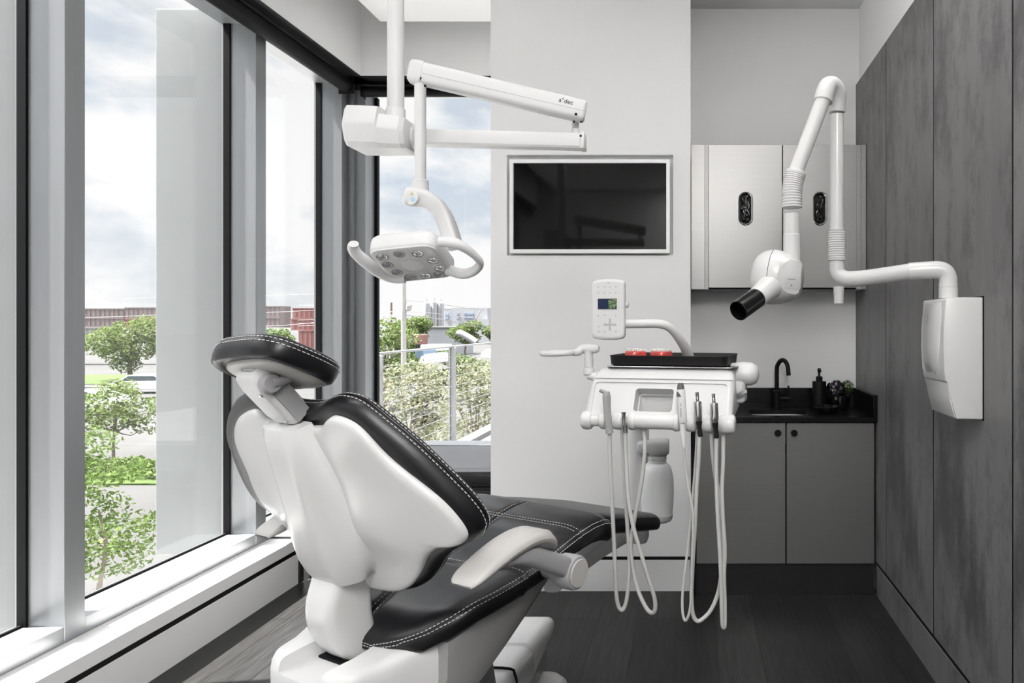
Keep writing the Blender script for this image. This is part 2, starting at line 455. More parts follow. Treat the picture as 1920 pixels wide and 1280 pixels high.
# ------------------------------------------------------------------ glazing of the left side and the end
mull = [4.32, 3.476, 2.4265, 1.377, .3275, -.722, -1.772]
W1 = thing('window_1', 'tall window wall with grey aluminium mullions along the left side', 'window', (XF, 1.2, .235)); W1['kind'] = 'structure'
for i, y in enumerate(mull):
    B().box(XG - .02, XF, y - .0405, y + .0405, .2352, 2.95, .0015, 1).build('mullion', 'alu', W1, 'w', 0)
    if i: B().box(XG - .004, XG + .028, y - .05, y - .0405, .295, 2.86).build('gasket', 'gasket', W1, 'w', 0)
    else: B().box(XG - .004, XG + .028, y - .05, y - .0405, .295, 2.86).build('gasket', 'gasket', W1, 'w', 0)
ys = [YR] + [m for m in reversed(mull)]
for y0, y1 in zip(ys, ys[1:]):
    a, c = y0 + (.0405 if y0 > YR else 0), y1 - .0405
    B().box(XG - .02, XF - .001, a, c, .2352, .294, .0015, 1).build('bottom_rail', 'alu', W1, 'w', 0)
    B().box(XG - .02, XF - .001, a, c, 2.86, 2.95, .0015, 1).build('top_rail', 'alu', W1, 'w', 0)
    B().box(XG - .004, XG + .004, a, c, .30, 2.865).build('glass_pane', 'glass', W1, 'w', 0)
    B().box(XG + .004, XG + .014, a, c, .294, .302).build('gasket', 'gasket', W1, 'w', 0)
struct('trim_7', B().box(-2.36, XF + .002, YR, 4.36, 2.95, 2.99).box(XF - .04, XF + .003, YR, 4.36, 2.86, 2.955), 'alu_dk')
# exterior shading fins, one object each
for i, (y, z0) in enumerate(((3.476, .19), (2.4265, .19), (1.377, .19), (.3275, .19), (-.722, .19), (-1.772, .19))):
    B().box(-2.70, XG - .020, y - .035, y + .035, z0, 2.94, .004, 2).build('shading_fin', 'fin', W1, 'w', 0)
# corner post and end window
W2 = thing('window_2', 'tall window in the end wall behind the window seat', 'window', (-1.6, YF, .55)); W2['kind'] = 'structure'
b = B().box(-2.36, -2.165, YF - .008, YG + .02, .0, 2.95).box(-2.166, -2.15, YF - .03, YF, 0, 2.95)
b.build('corner_post', 'alu', W2, 'w', 0)
B().box(-2.15, -2.086, YF, YG + .02, .0, 2.95, .0015, 1).build('mullion', 'alu', W2, 'w', 0)
B().box(-2.086, -2.066, YG - .03, YG, .58, 2.84).build('gasket', 'gasket', W2, 'w', 0)
B().box(-2.086, -1.016, YF, YG + .02, 2.854, 2.95).build('top_rail', 'alu', W2, 'w', 0)
B().box(-2.086, -1.016, YF + .01, YG + .02, .5, .575).build('bottom_rail', 'alu', W2, 'w', 0)
B().box(-2.086, -1.016, YG - .012, YG - .004, .57, 2.86).build('glass_pane', 'glass', W2, 'w', 0)
struct('trim_8', B().box(-2.2, -1.016, YF - .012, YF - .001, 2.845, 2.955), 'alu_dk')
struct('trim_9', B().box(-2.36, -1.016, YG - .02, YG + .1, 0, .5), 'wall')

struct('trim_10', B().box(-2.19, XL - .002, YR, YW + .135, 2.884, 2.8898).box(-2.19, -1.016, YW + .002, YF - .002, 2.884, 2.8898), 'alu_dk')
# roller blinds: black cassettes at the window heads
t = thing('roller_blind', 'long black roller blind cassette along the head of the left windows', 'blind', (XF + .05, 1., 2.82), group='black roller blinds')
B().lathe([(.04, 0), (.042, .004), (.042, 4.24 - YR - .03), (.04, 4.24 - YR - .026)], (XF + .052, YR + .015, 2.826), (0, 1, 0), 20).build('roller_tube', 'gasket', t, 'w')
B().box(XF + .004, XF + .075, YR + .01, 4.255, 2.868, 2.884, .002).build('mounting_channel', 'alu_dk', t, 'w', 0)
b = B().box(XF + .006, XF + .1, 4.226, 4.232, 2.775, 2.882, .002)
b.build('end_bracket', 'black', t, 'w', 0)
t = thing('roller_blind', 'short black roller blind cassette above the end window', 'blind', (-1.55, YF - .055, 2.815), group='black roller blinds')
B().lathe([(.028, 0), (.030, .004), (.030, 1.045), (.028, 1.049)], (-2.075, YF - .05, 2.817), (1, 0, 0), 20).build('roller_tube', 'gasket', t, 'w')
B().box(-2.078, -1.02, YF - .075, YF - .013, 2.848, 2.856, .002).build('mounting_channel', 'alu_dk', t, 'w', 0)
B().box(-2.0785, -2.0745, YF - .085, YF - .013, 2.782, 2.85, .001).build('end_bracket', 'black', t, 'w', 0)

# window seat in the recess
t = thing('window_bench', 'dark built-in bench base under the black window seat cushion', 'bench', (-1.53, 3.6, 0))
B().box(-2.03, -1.017, 3.63, YF - .002, 0, .12).build('toe_kick', 'black', t, 'w', 0)
B().box(-2.03, -1.017, 3.6, YF - .002, .12, .49, .002).build('carcass', 'alu_dk', t, 'w', 0)
B().box(-1.52, -1.02, 3.588, 3.6, .125, .478, .002).build('drawer_front', 'alu_dk', t, 'w', 0)
B().box(-2.03, -1.524, 3.588, 3.6, .125, .478, .002).build('drawer_front', 'alu_dk', t, 'w', 0)
o = B().box(-2.03, -1.018, 3.575, YF - .004, .4915, .578, .028, 5).build('seat_cushion', 'leather', None, loc=(-1.53, 3.95, .4915))
prop(o, 'black leather seat cushion on the bench below the end window', 'cushion')

# television in the recess
t = thing('television', 'white framed flat television switched off in the wall recess', 'television', (-.51, YB, 1.7))
x0, x1, z0, z1 = -.914, -.107, 1.708, 2.180
B().box(x0 + .02, x1 - .02, YB + .012, YB + .034, z0 + .02, z1 - .02).build('housing', 'blk_plast', t, 'w', 0)
B().box(x0 + .3, x1 - .3, YB + .03, YB + .0398, z0 + .1, z1 - .1).build('wall_mount', 'black', t, 'w', 0)
b = B(); w = .0185
b.box(x0, x1, YB - .022, YB + .02, z1 - w, z1, .002, 1).box(x0, x1, YB - .022, YB + .02, z0, z0 + w * 1.05, .002, 1)
b.box(x0, x0 + w, YB - .0218, YB + .02, z0 + .01, z1 - .01, .002, 1).box(x1 - w, x1, YB - .0218, YB + .02, z0 + .01, z1 - .01, .002, 1)
b.build('frame', mat('bright_white_bezel', (.86, .86, .86), .35), t, 'w', 0)
B().box(x0 + .014, x1 - .014, YB - .012, YB + .014, z0 + .012, z1 - .012).build('screen', 'screen', t, 'w', 0)
# ------------------------------------------------------------------ niche: cabinets, counter, sink
YU = 3.593
t = thing('wall_cabinet', 'brushed steel wall cabinet with two glove openings above the sink', 'cabinet', (.46, 3.7, 1.534))
zb, zt = 1.534, 2.294
B().box(.0, .918, YU + .022, YN - .002, zb, zt).build('carcass', 'steel_dk', t, 'w', 0)
for x0, x1 in ((.0, .0705), (.8935, .9195)):
    B().box(x0, x1, YU - .004, YU + .022, zb, zt, .001, 1).build('filler_panel', 'steel', t, 'w', 0)
for x0, x1 in ((.0708, .0905), (.8705, .8932)):
    B().box(x0, x1, YU + .006, YU + .022, zb, zt).build('recessed_strip', 'steel_dk', t, 'w', 0)
B().box(.088, .874, YU + .018, YU + .0215, zb, zt).build('door_gap', 'black', t, 'w', 0)
for x0, x1, gx in ((.0912, .4785, 1398), (.4825, .870, 1537)):
    d = B().box(x0, x1, YU, YU + .018, zb + .008, zt, .0012, 1).build('door', 'steel', t, 'w', 0)
    c = P(gx, 391, YU); gw, gh = .0385, .089
    ol = rrect(gw, gh, gw - .0005, 8); il = rrect(gw - .0085, gh - .0085, gw - .0089, 8)
    f = lambda L, y: [V((c.x + p[0], y, c.z + p[1])) for p in L]
    cut = B().loft([f(rrect(gw - .006, gh - .006, gw - .0065, 8), YU - .05), f(rrect(gw - .006, gh - .006, gw - .0065, 8), YU + .05)])
    cut.bm.transform(wm(t).inverted())
    carve(d, [cut])
    b = B(); rings = [f(il, YU + .012), f(il, YU - .003), f(rrect(gw - .004, gh - .004, gw - .0045, 8), YU - .006), f(ol, YU - .002), f(ol, YU + .001)]
    vr = [[b.bm.verts.new(p) for p in r] for r in rings]
    for a_, b_ in zip(vr, vr[1:]):
        for i in range(len(a_)): b.bm.faces.new((a_[i], a_[(i + 1) % len(a_)], b_[(i + 1) % len(a_)], b_[i]))
    b.build('glove_port_ring', 'chrome', d, 'w')
    b = B(); random.seed(int(gx))
    for k in range(16):                                  # crumpled black gloves filling the port
        x = c.x + random.uniform(-.014, .014); z = c.z + random.uniform(-.062, .06); a = random.uniform(-.9, .9)
        q = [V((x + sin(a) * s * .03 + random.uniform(-.006, .006), YU + .007 + random.uniform(0, .004), z + cos(a) * s * .03)) for s in (-1, -.3, .4, 1)]
        q = [V((min(max(p.x, c.x - .02), c.x + .02), p.y, min(max(p.z, c.z - .07), c.z + .07))) for p in q]
        b.tube(q, [.005, .009, .008, .004], 8, 4, .7)
    b.build('black_glove_bundle', 'blk_gloss', d, 'w')

t = thing('base_cabinet', 'grey metal base cabinet with two black-knobbed doors under the sink', 'cabinet', (.46, 3.4, 0))
YD = 3.395
B().box(.004, .912, YD + .016, YN - .002, .157, .70).build('carcass', 'black', t, 'w', 0)
B().box(.02, .912, YD + .012, YD + .03, 0, .157).build('toe_kick', 'alu_dk', t, 'w', 0)  # same metal as the doors, its shade put in by a darker material
for x0, x1, kx in ((.0268, .4685, 1458.5), (.4755, .9105, 1489)):
    d = B().box(x0, x1, YD, YD + .016, .1600, .860, .0012, 1).build('door', 'steel_dk', t, 'w', 0)
    c = P(kx, 811.5, YD - .02)
    B().lathe([(.006, 0), (.006, .014), (.0155, .017), (.0165, .021), (.0165, .028), (.0145, .0305)], (c.x, YD, c.z), (0, -1, 0), 24).build('knob', 'black', d, 'w')
B().box(.006, .0255, YD + .002, YD + .02, .0, .864).build('side_filler', 'black', t, 'w', 0)

sx0, sx1, sy0, sy1 = .30, .60, 3.452, 3.672
o = B().box(-.002, XP - .001, 3.372, YN - .001, .866, .890, .0015, 1).build('countertop', 'stone', None, smooth=0, loc=(.46, 3.6, .866))
prop(o, 'black granite countertop with upstand around the sink', 'countertop')
f = lambda z, e=0: [V((sx0 + (sx1 - sx0) / 2 + p[0], (sy0 + sy1) / 2 + p[1], z)) for p in rrect((sx1 - sx0) / 2 + e, (sy1 - sy0) / 2 + e, .05 + e, 6)]
cut = B().loft([f(.8), f(.95)]); cut.bm.transform(Mx.Translation(-o.location)); carve(o, [cut])
b = B().box(-.002, XP - .001, YN - .021, YN - .001, .8902, .995, .001, 1).build('back_upstand', 'stone', o, 'w', 0)
b = B().box(XP - .021, XP - .001, 3.372, YN - .0215, .8902, .999, .001, 1).build('side_upstand', 'stone', o, 'w', 0)
b = B(); rr = [f(.8655, .012), f(.8655, -.001), f(.80, -.004), f(.745, -.012), f(.735, -.04)]
b.loft(rr, True, False, True)
t = b.build('sink', mat('bright_sink_steel', (.86, .86, .86), .3, 1.0), None, loc=(.45, 3.56, .735)); prop(t, 'undermounted steel sink bowl in the black countertop', 'sink')
md = t.modifiers.new('thick', 'SOLIDIFY'); md.thickness = .0012; md.offset = 1
B().lathe([(.021, .0), (.021, .002), (.012, .0012)], (.45, 3.56, .7352), (0, 0, 1), 20).build('drain', 'chrome', t, 'w')

t = thing('faucet', 'matte black gooseneck faucet standing behind the sink', 'faucet', (.448, 3.722, .89))
Yq = 3.722; c = P(1456.5, 766, Yq); xb = c.x
B().lathe([(.023, 0), (.023, .004), (.0205, .006), (.0205, .098), (.016, .1)], (xb, Yq, .8903), (0, 0, 1), 24).build('body', 'black', t, 'w')
B().tube([(xb, Yq, .985), (xb, Yq, 1.1), (xb + .004, Yq - .004, 1.128), (xb + .020, Yq - .02, 1.153), (xb + .038, Yq - .04, 1.152), (xb + .051, Yq - .055, 1.125), (xb + .056, Yq - .062, 1.075)], .0118, 14, 6).build('spout', 'black', t, 'w')
B().lathe([(.011, 0), (.011, .058), (.009, .06)], (xb + .015, Yq, .945), (1, 0, 0), 16).build('handle_stem', 'black', t, 'w')
B().lathe([(.0045, 0), (.005, .06), (.0045, .065)], (xb + .064, Yq, .95), (0, 0, 1), 12).build('lever', 'black', t, 'w')

t = thing('soap_dispenser', 'matte black cylindrical soap dispenser with pump beside the faucet', 'soap dispenser', (P(1536, 766, 3.72).x, 3.72, .89))
B().lathe([(.034, 0), (.0375, .003), (.0375, .146), (.0365, .149)], (0, 0, .0003), (0, 0, 1), 32).build('bottle', 'black', t)
B().lathe([(.0175, 0), (.0175, .025), (.016, .027)], (0, 0, .149), (0, 0, 1), 24).build('collar', 'black', t)
b = B().lathe([(.006, 0), (.006, .022), (.0095, .024), (.0095, .043), (.008, .045)], (0, 0, .175), (0, 0, 1), 16)
b.tube([(0, 0, .211), (0, -.03, .212), (0, -.045, .207)], .0045, 10)
b.build('pump_head', 'black', t)

c = P(1549, 774, 3.55)
b = B().lathe([(.028, 0), (.045, .002), (.062, .018), (.067, .033), (.0655, .035), (.055, .022), (.035, .010), (.001, .008)], (0, 0, 0), (0, 0, 1), 40)
o = b.build('dish', 'blk_gloss', None); o.location = (c.x, 3.55, .8903)
prop(o, 'shallow glossy black dish in front of the soap dispenser', 'dish')

t = thing('flower_pot', 'small black pot of dark flowers and green moss in the counter corner', 'potted plant', (P(1574.5, 766, 3.70).x, 3.70, .8903))
B().lathe([(.03, 0), (.038, .003), (.052, .04), (.055, .075), (.052, .077), (.048, .07), (.001, .066)], (0, 0, 0), (0, 0, 1), 28).build('pot', 'blk_gloss', t)
random.seed(5)
b = B()
for k in range(230):                                       # ruffled dark petals in a ball
    d = V((random.gauss(0, 1), random.gauss(0, 1), random.gauss(0, 1) + .2)).normalized(); p = V((-.02, -.005, .105)) + d * random.uniform(.03, .05)
    x = d.orthogonal().normalized(); y = d.cross(x); x = (x + d * random.uniform(-.4, .9)) * .012; y = (y + d * random.uniform(-.4, .9)) * .012
    vv = [b.bm.verts.new(p + q) for q in (-x - y * .4, x * .2 - y, x + y * .3, -x * .1 + y)]; b.bm.faces.new(vv)
b.build('dark_flower_head', 'dkpet', t, smooth=0)
b = B()
for q in ((-.043, -.045, .125), (-.03, -.05, .14), (-.045, -.045, .105), (-.036, -.045, .095), (-.033, -.052, .062)):
    for k in range(9):
        d = V((random.gauss(0, 1), random.gauss(0, 1) - .8, random.gauss(0, 1))).normalized(); p = V(q) + d * .006
        x = d.orthogonal().normalized() * .005; y = d.cross(x)
        b.bm.faces.new([b.bm.verts.new(p + e) for e in (-x, -y, x, y)])
b.build('pale_blossoms', 'palepet', t, smooth=0)
b = B()
for k in range(420):
    d = V((random.gauss(0, 1), random.gauss(0, 1), random.gauss(0, 1) + .3)).normalized(); p = V((.042, .0, .118)) + d * random.uniform(.024, .037)
    x = d.orthogonal().normalized(); y = d.cross(x); a = random.uniform(0, 6.28); u_ = (x * cos(a) + y * sin(a)); w_ = d.cross(u_)
    b.bm.faces.new([b.bm.verts.new(p + e) for e in (-w_ * .002, u_ * .010 + d * .006, w_ * .002)])
b.build('green_moss_ball', 'green', t, smooth=0)
for q in ((-.03, 0, .06), (-.01, .005, .07), (.03, 0, .07), (.04, -.005, .08)):
    B().tube([(q[0] * .4, 0, .05), q, (q[0] * 1.1, q[1], q[2] + .03)], .0018, 6).build('stem', 'dkpet', t)

# ================================================================== DENTAL CHAIR (own axes: x to its right, y towards the feet)
CH = thing('dental_chair', 'black leather and white dental chair seen from behind, on the dark floor', 'dental chair', (-.735, 1.482, 0), -R_(28))
PH = R_(22); CV = .312


def bkc(w, s, h):
    if w < -.12: h -= .42 * (w + .12) ** 2
    return bk(w, s, h)


def bk(w, s, h):
    """point on the curved backrest: w across, s up the back, h forward"""
    k = h + CV * w * w
    return V((w, -sin(PH) * s + cos(PH) * k, .821 + cos(PH) * s + sin(PH) * k))


shR = [(.0, -.044), (.057, -.045), (.116, -.041), (.159, -.023), (.204, .018), (.238, .0605), (.274, .086), (.316, .092), (.338, .104), (.347, .124), (.336, .160), (.308, .205), (.248, .268), (.220, .302), (.189, .350), (.164, .370), (.133, .379), (.112, .372), (.092, .358), (.06, .354), (.0, .352)]
shL = [(-.0625, .352), (-.092, .358), (-.1125, .371), (-.1356, .376), (-.185, .3625), (-.232, .342), (-.276, .3115), (-.309, .278), (-.322, .247), (-.322, .2125), (-.325, .1865), (-.339, .16), (-.343, .1365), (-.327, .107), (-.285, .0885), (-.24, .075), (-.20, .04), (-.165, -.005), (-.13, -.034), (-.06, -.045)]
OUT = [(p.x, p.y) for p in crom([(x, y, 0) for x, y in shR + shL], 4, True)]
CC = (.0, .17)


def widen(ol, d):
    n = len(ol); r = []
    for i, p in enumerate(ol):
        a, c = ol[i - 2], ol[(i + 2) % n]; t = V((c[0] - a[0], c[1] - a[1])); t.normalize(); r.append((p[0] + t.y * d, p[1] - t.x * d))
    return r


# white back shell, with a soft hollow beside the spine
def shmap(w, s, h):
    if h < 0:
        d2 = ((abs(w) - .135) / .075) ** 2 + ((s - .135) / .075) ** 2; h -= .020 * math.exp(-d2)
        d3 = ((abs(w) - .15) / .06) ** 2 + ((s - .045) / .05) ** 2; h += .006 * math.exp(-d3)
    return bk(w, s, h)


prof = [(0, -.011)] + [(k / 14, -.011 + .004 * (k / 14) ** 2) for k in range(1, 13)] + [(.93, -.0060), (.965, -.0045), (.985, -.002), (.996, .002), (1.0, .008), (.985, .013), (.9, .014), (.5, .012), (0, .012)]
b = B().pillow(OUT, CC, prof, shmap)
nr = len(OUT); b.bm.verts.ensure_lookup_table(); inner = list(b.bm.verts)[nr:nr * 13]
for _ in range(10): bmesh.ops.smooth_vert(b.bm, verts=inner, factor=.5, use_axis_x=True, use_axis_y=True, use_axis_z=True)
back_shell = b.build('back_shell', 'white', CH, smooth=50)
# black upholstery in front of it
c2 = [(.06, .390), (.10, .402), (.134, .406), (.175, .394), (.222, .350), (.272, .294), (.32, .226), (.352, .173), (.364, .135), (.359, .110), (.340, .090), (.305, .074), (.255, .045), (.212, .0), (.17, -.035), (.12, -.055), (.06, -.060)]
c2l = [(.06, .390), (.10, .402), (.134, .406), (.18, .402), (.245, .380), (.305, .338), (.350, .285), (.366, .230), (.372, .180), (.370, .140), (.360, .112), (.336, .090), (.30, .074), (.25, .045), (.205, .0), (.165, -.035), (.12, -.055), (.06, -.060)]
O2 = [(p.x, p.y) for p in crom([(x, y, 0) for x, y in [(0, .387)] + c2 + [(0, -.06)] + [(-x, y) for x, y in reversed(c2l)]], 4, True)]
prof = [(0, .010), (.6, .010), (.88, .009), (.93, .010), (.965, .014), (.992, .025), (1.0, .037), (.992, .050), (.97, .060), (.93, .066), (.85, .068), (.6, .062), (.3, .056), (0, .054)]
cush = B().pillow(O2, CC, prof, bkc).build('backrest', 'leather', CH, smooth=60)
b = B()
for k, h in ((1.0025, .036), (.994, .0505)):
    q = [bkc(CC[0] + k * (p[0] - CC[0]), CC[1] + k * (p[1] - CC[1]), h) for p in O2]
    b.dashes(q + [q[0]], .0062, .0034, .00085)
b.build('stitching', 'thread', cush, smooth=0)
b = B(); q = [bkc(CC[0] + 1.0 * (p[0] - CC[0]), CC[1] + 1.0 * (p[1] - CC[1]), .0440) for p in O2]
b.tube(q, .0011, 5, closed=True); b.build('welt_seam', 'leather', cush)

# spine cover down the middle of the shell
sp = [(.362, .058, .052, .014, .050), (.345, .062, .055, .022, .050), (.30, .078, .058, .03, .050), (.24, .094, .060, .036, .052), (.18, .108, .066, .042, .055), (.12, .116, .076, .048, .058), (.07, .112, .082, .050, .060), (.035, .098, .080, .046, .060), (.012, .084, .074, .040, .060)]
rings = []
for s, a, t_, d, fl in sp:                                    # height, base half width, top half width, bulge rearwards
    r = []
    for x, h in ((-a, .006), (-a * .985, -.012), (-(a * .55 + t_ * .45), -.02 - d * .35), (-t_ * .80, -.02 - d * .8), (-t_ * .55, -.02 - d), (-t_ * .2, -.021 - d), (t_ * .2, -.021 - d), (t_ * .55, -.02 - d), (t_ * .8, -.02 - d * .8), (a * .55 + t_ * .45, -.02 - d * .35), (a * .985, -.012), (a, .006)):
        r.append(bk(x, s, h - CV * x * x * .6))
    rings.append(crom(r, 3, True))
B().loft(rings).build('spine_cover', 'white', CH, smooth=60)
# curved lift column below
rings = []
for z, u0, dp, hw in dens(((.640, -.030, .09, .045), (.665, -.052, .10, .047), (.69, -.068, .105, .048), (.72, -.079, .108, .049), (.75, -.082, .108, .050), (.78, -.078, .104, .051), (.81, -.068, .098, .052), (.842, -.054, .09, .062))):
    rings.append([V((x - .006, u0 + dp / 2 + y, z)) for x, y in rrect(hw - .004, dp / 2, .02, 6)])
B().loft(rings).build('back_column', 'white', CH, smooth=50)
# rear casting under the column
b = B()
pl = [(-.20, .075), (-.168, .01), (-.145, -.055), (-.128, -.095), (-.09, -.120), (.0, -.128), (.09, -.120), (.128, -.095), (.145, -.055), (.168, .01), (.20, .075), (.21, .13), (-.21, .13)]
cp = [(p.x, p.y) for p in crom([(x, y, 0) for x, y in pl[:-2]], 4)] + pl[-2:]
rings = []
for z, k, dz in ((.50, .92, 0), (.56, .985, 0), (.60, 1.0, 0), (.628, 1.0, 0), (.645, .985, 0), (.656, .955, 0), (.661, .91, 0), (.663, .80, 0)):
    rings.append([V((p[0] * k, .02 + (p[1] - .02) * k, z + (max(0, p[1] + .04) * .22 if z > .62 else 0))) for p in cp])
cast = B().loft(rings).build('rear_casting', 'white2', CH, smooth=50)
carve(cast, [B().loft([[V((x + .002, -.095 + y, z)) for x, y in rrect(.063 + e, .098 + e, .018, 5)] for z, e in ((.636, 0), (.70, .012))])])
B().box(-.050, .054, -.045, .0, .6365, .641).build('column_slot', 'gasket', cast, smooth=0)
b = B().lathe([(.011, 0), (.0125, .0015), (.0115, .003)], (.156, -.02, .585), (.95, -.3, 0), 24)
b.build('round_badge', 'greyp', cast)
text('a-dec', 'badge_lettering', .007, wm(CH) @ frame((.3, .95, 0), (0, 0, 1), (.1595, -.0213, .585)), 'white', cast)

# ---- seat and leg rest
ST = [(-.004, .07, .672, .004, .018), (.002, .115, .682, .010, .032), (.012, .155, .690, .017, .042), (.03, .195, .701, .026, .052), (.06, .238, .720, .034, .056), (.10, .264, .739, .036, .057), (.15, .276, .752, .030, .056), (.22, .281, .767, .022, .055), (.231, .281, .7695, .021, .055), (.237, .281, .767, .021, .055), (.243, .281, .7725, .021, .055), (.30, .283, .786, .014, .054), (.38, .284, .812, .007, .054), (.437, .284, .8285, .003, .055), (.443, .284, .8265, .003, .055), (.449, .284, .8300, .003, .055), (.50, .283, .8390, 0, .058), (.55, .280, .8400, -.002, .062), (.58, .276, .8350, -.004, .064), (.60, .268, .822, -.006, .058), (.612, .25, .803, -.006, .036)]
LG = [(.598, .225, .800, 0, .02), (.606, .242, .808, 0, .040), (.62, .250, .812, 0, .050), (.66, .249, .806, 0, .052), (.75, .238, .785, 0, .053), (.85, .224, .759, 0, .054), (.93, .212, .738, 0, .054), (.965, .205, .728, 0, .053), (.978, .196, .722, 0, .045), (.984, .18, .716, 0, .03)]
FW = [0, .022, .10, .3, .5, .7, .82, .9, .95, .98, .995]


def seat_ring(a, zc, d, t, f0, groove):
    top = []
    for fw in FW:
        e = t * .5 * (1 - sqrt(max(0, 1 - (max(0, fw - f0) / (1 - f0)) ** 2)))
        z = zc + d * fw * fw - e
        if groove and fw == 0: z -= .006
        if groove and fw == .022: z -= .0015
        top.append((fw * a, z))
    zm = zc + d - t * .5
    bot = [(a, zm), (a * .995, zm - t * .2), (a * .97, zm - t * .4), (a * .93, zm - t * .5), (a * .5, zm - t * .5), (0, zm - t * .5)]
    half = top + bot
    return half + [(-x, z) for x, z in reversed(half[1:-1])]


def interp(T, u):
    for p, q in zip(T, T[1:]):
        if p[0] <= u <= q[0]:
            k = (u - p[0]) / (q[0] - p[0]); return [p[i] + (q[i] - p[i]) * k for i in range(1, 5)]
    return list(T[-1][1:])


def topz(T, u, fw, f0):
    a, zc, d, t = interp(T, u)
    return fw * a, zc + d * fw * fw - t * .5 * (1 - sqrt(max(0, 1 - (max(0, abs(fw) - f0) / (1 - f0)) ** 2)))


b = B().loft([[V((x, u, z)) for x, z in seat_ring(a, zc, d, t, .72, .02 < u < .62)] for u, a, zc, d, t in [(q[0], q[1], q[2], q[3], q[4] * (1.15 if q[0] > .02 else 1)) for q in ST]])
seat = b.build('seat_cushion', 'leather', CH, smooth=65)
b = B().loft([[V((x, u, z)) for x, z in seat_ring(a, zc, d, t, .80, False)] for u, a, zc, d, t in LG])
legr = b.build('leg_rest', 'leather', CH, smooth=65)
b = B()
us = [i * .01 for i in range(0, 61)]
for off, rx in (.962, 0), (.992, .0012):                      # double row of stitches round the seat edge
    qr = []
    for u in [-.004, -.001, .002, .007] + us[1:]:
        x, z = topz(ST, u, off, .72); qr.append(V((x + .0006, u - (.0015 if u < .03 else 0), z + .0007 - (rx * 3 if u < .01 else 0))))
    q = list(reversed(qr)) + [V((-p.x, p.y, p.z)) for p in qr]
    b.dashes(q, .0058, .0034, .0008)
for s, e in ((-1, .006), (1, .006)):                          # along the centre and cross seams
    q = []
    for i in range(2, 61):
        u = i * .01; x, z = topz(ST, u, .03, .72); q.append(V((s * .0085, u, z + .0004)))
    b.dashes(q, .0055, .004, .0007)
for u0 in (.2435, .4365, .4495):
    q = []
    for i in range(-24, 25):
        fw = i / 25 * .97; x, z = topz(ST, u0, fw, .72); q.append(V((x, u0, z + .0005)))
    b.dashes(q, .0055, .004, .0007)
b.build('stitching', 'thread', seat, smooth=0)
for s in (-1, 1):
    B().tube([V((s * interp(LG, u)[0] * .985, u, topz(LG, u, .97, .8)[1] + .0004)) for u in [.62 + i * .03 for i in range(12)]], .0012, 5).build('edge_piping', 'leather', legr)

# grey seat pan, leg rest slide and toe board underside
def panring(u, a, z0, z1, k=.8): return [V((x * 1., u, z)) for x, z in ((-a, z1), (-a * .99, (z0 + z1) / 2 + .01), (-a * k - .02, z0 + .008), (-a * k + .03, z0), (a * k - .03, z0), (a * k + .02, z0 + .008), (a * .99, (z0 + z1) / 2 + .01), (a, z1))]
b = B().loft([panring(u, a, z0, z1) for u, a, z0, z1 in ((.062, .222, .515, .682), (.10, .236, .52, .698), (.17, .242, .552, .715), (.25, .242, .60, .727), (.33, .236, .645, .742), (.41, .222, .688, .765), (.45, .20, .712, .775))])
pan = b.build('seat_pan', 'panmid', CH, smooth=50)
b = B().loft([panring(u, a, z0, z1) for u, a, z0, z1 in ((.43, .19, .722, .775), (.50, .21, .735, .785), (.58, .20, .755, .785), (.64, .16, .752, .765))])
b.build('leg_rest_support', 'greyp', CH, smooth=50)
b = B().loft([[V((.03 + x, u, z + y)) for x, y in rrect(.034, .024, .012, 4)] for u, z in ((.36, .655), (.50, .665), (.75, .68), (.93, .694))])
b.build('slide_rail', 'greyp', CH, smooth=50)
B().loft([[V((x, u, z + y)) for x, y in rrect(a, .006, .004, 3)] for u, z, a in ((.64, .752, .19), (.75, .727, .19), (.9, .690, .175), (.955, .677, .165))]).build('toe_board_shell', 'greyp', CH, smooth=50)

# ---- armrests
for s in (-1, 1):
    arm = None
    b = B(); q = []
    for u, z, hw, th in dens(((-.004, .846, .024, .006), (.002, .851, .034, .012), (.02, .858, .039, .019), (.06, .871, .041, .024), (.11, .884, .042, .026), (.16, .890, .042, .027), (.20, .887, .041, .027), (.228, .877, .039, .026), (.246, .862, .033, .020), (.253, .850, .022, .010))):
        q.append([V((s * .330 + x, u, z + y + (-.004 if abs(x) > hw * .7 and y > 0 else 0))) for x, y in rrect(hw, th * .62, min(th * .55, hw * .8), 4)])
    arm = b.loft(q).build('armrest', 'offw', CH, smooth=60)
    b = B(); q = []
    for u, x0, z, a, c in dens(((.05, .334, .858, .022, .006), (.11, .338, .868, .024, .018), (.16, .342, .858, .023, .024), (.22, .347, .828, .021, .025), (.28, .350, .796, .020, .027), (.305, .351, .78, .02, .028))):
        q.append([V((s * (x0 + x), u, z + y)) for x, y in rrect(a, c, min(a, c) * .7, 4)])
    b.loft(q).build('armrest_bracket', 'greyp', arm, smooth=60)
    b = B().lathe([(.022, -.14), (.026, -.05), (.034, -.034), (.0385, -.024), (.0395, -.010), (.0395, .014), (.037, .021), (.033, .0225)], (s * .352, .308, .776), (s, 0, 0), 40)
    b.build('pivot_hub', 'greyp', arm, smooth=40)
    b = B().lathe([(.0315, .0222), (.0325, .0245), (.031, .0262), (.0, .0268)], (s * .352, .308, .776), (s, 0, 0), 40)
    b.build('hub_cap', 'offw', arm, smooth=40)
    B().lathe([(.014, 0), (.012, .006), (.0, .008)], (s * .33, .04, .852), (0, 0, -1), 20).build('release_button', 'greyp', arm)

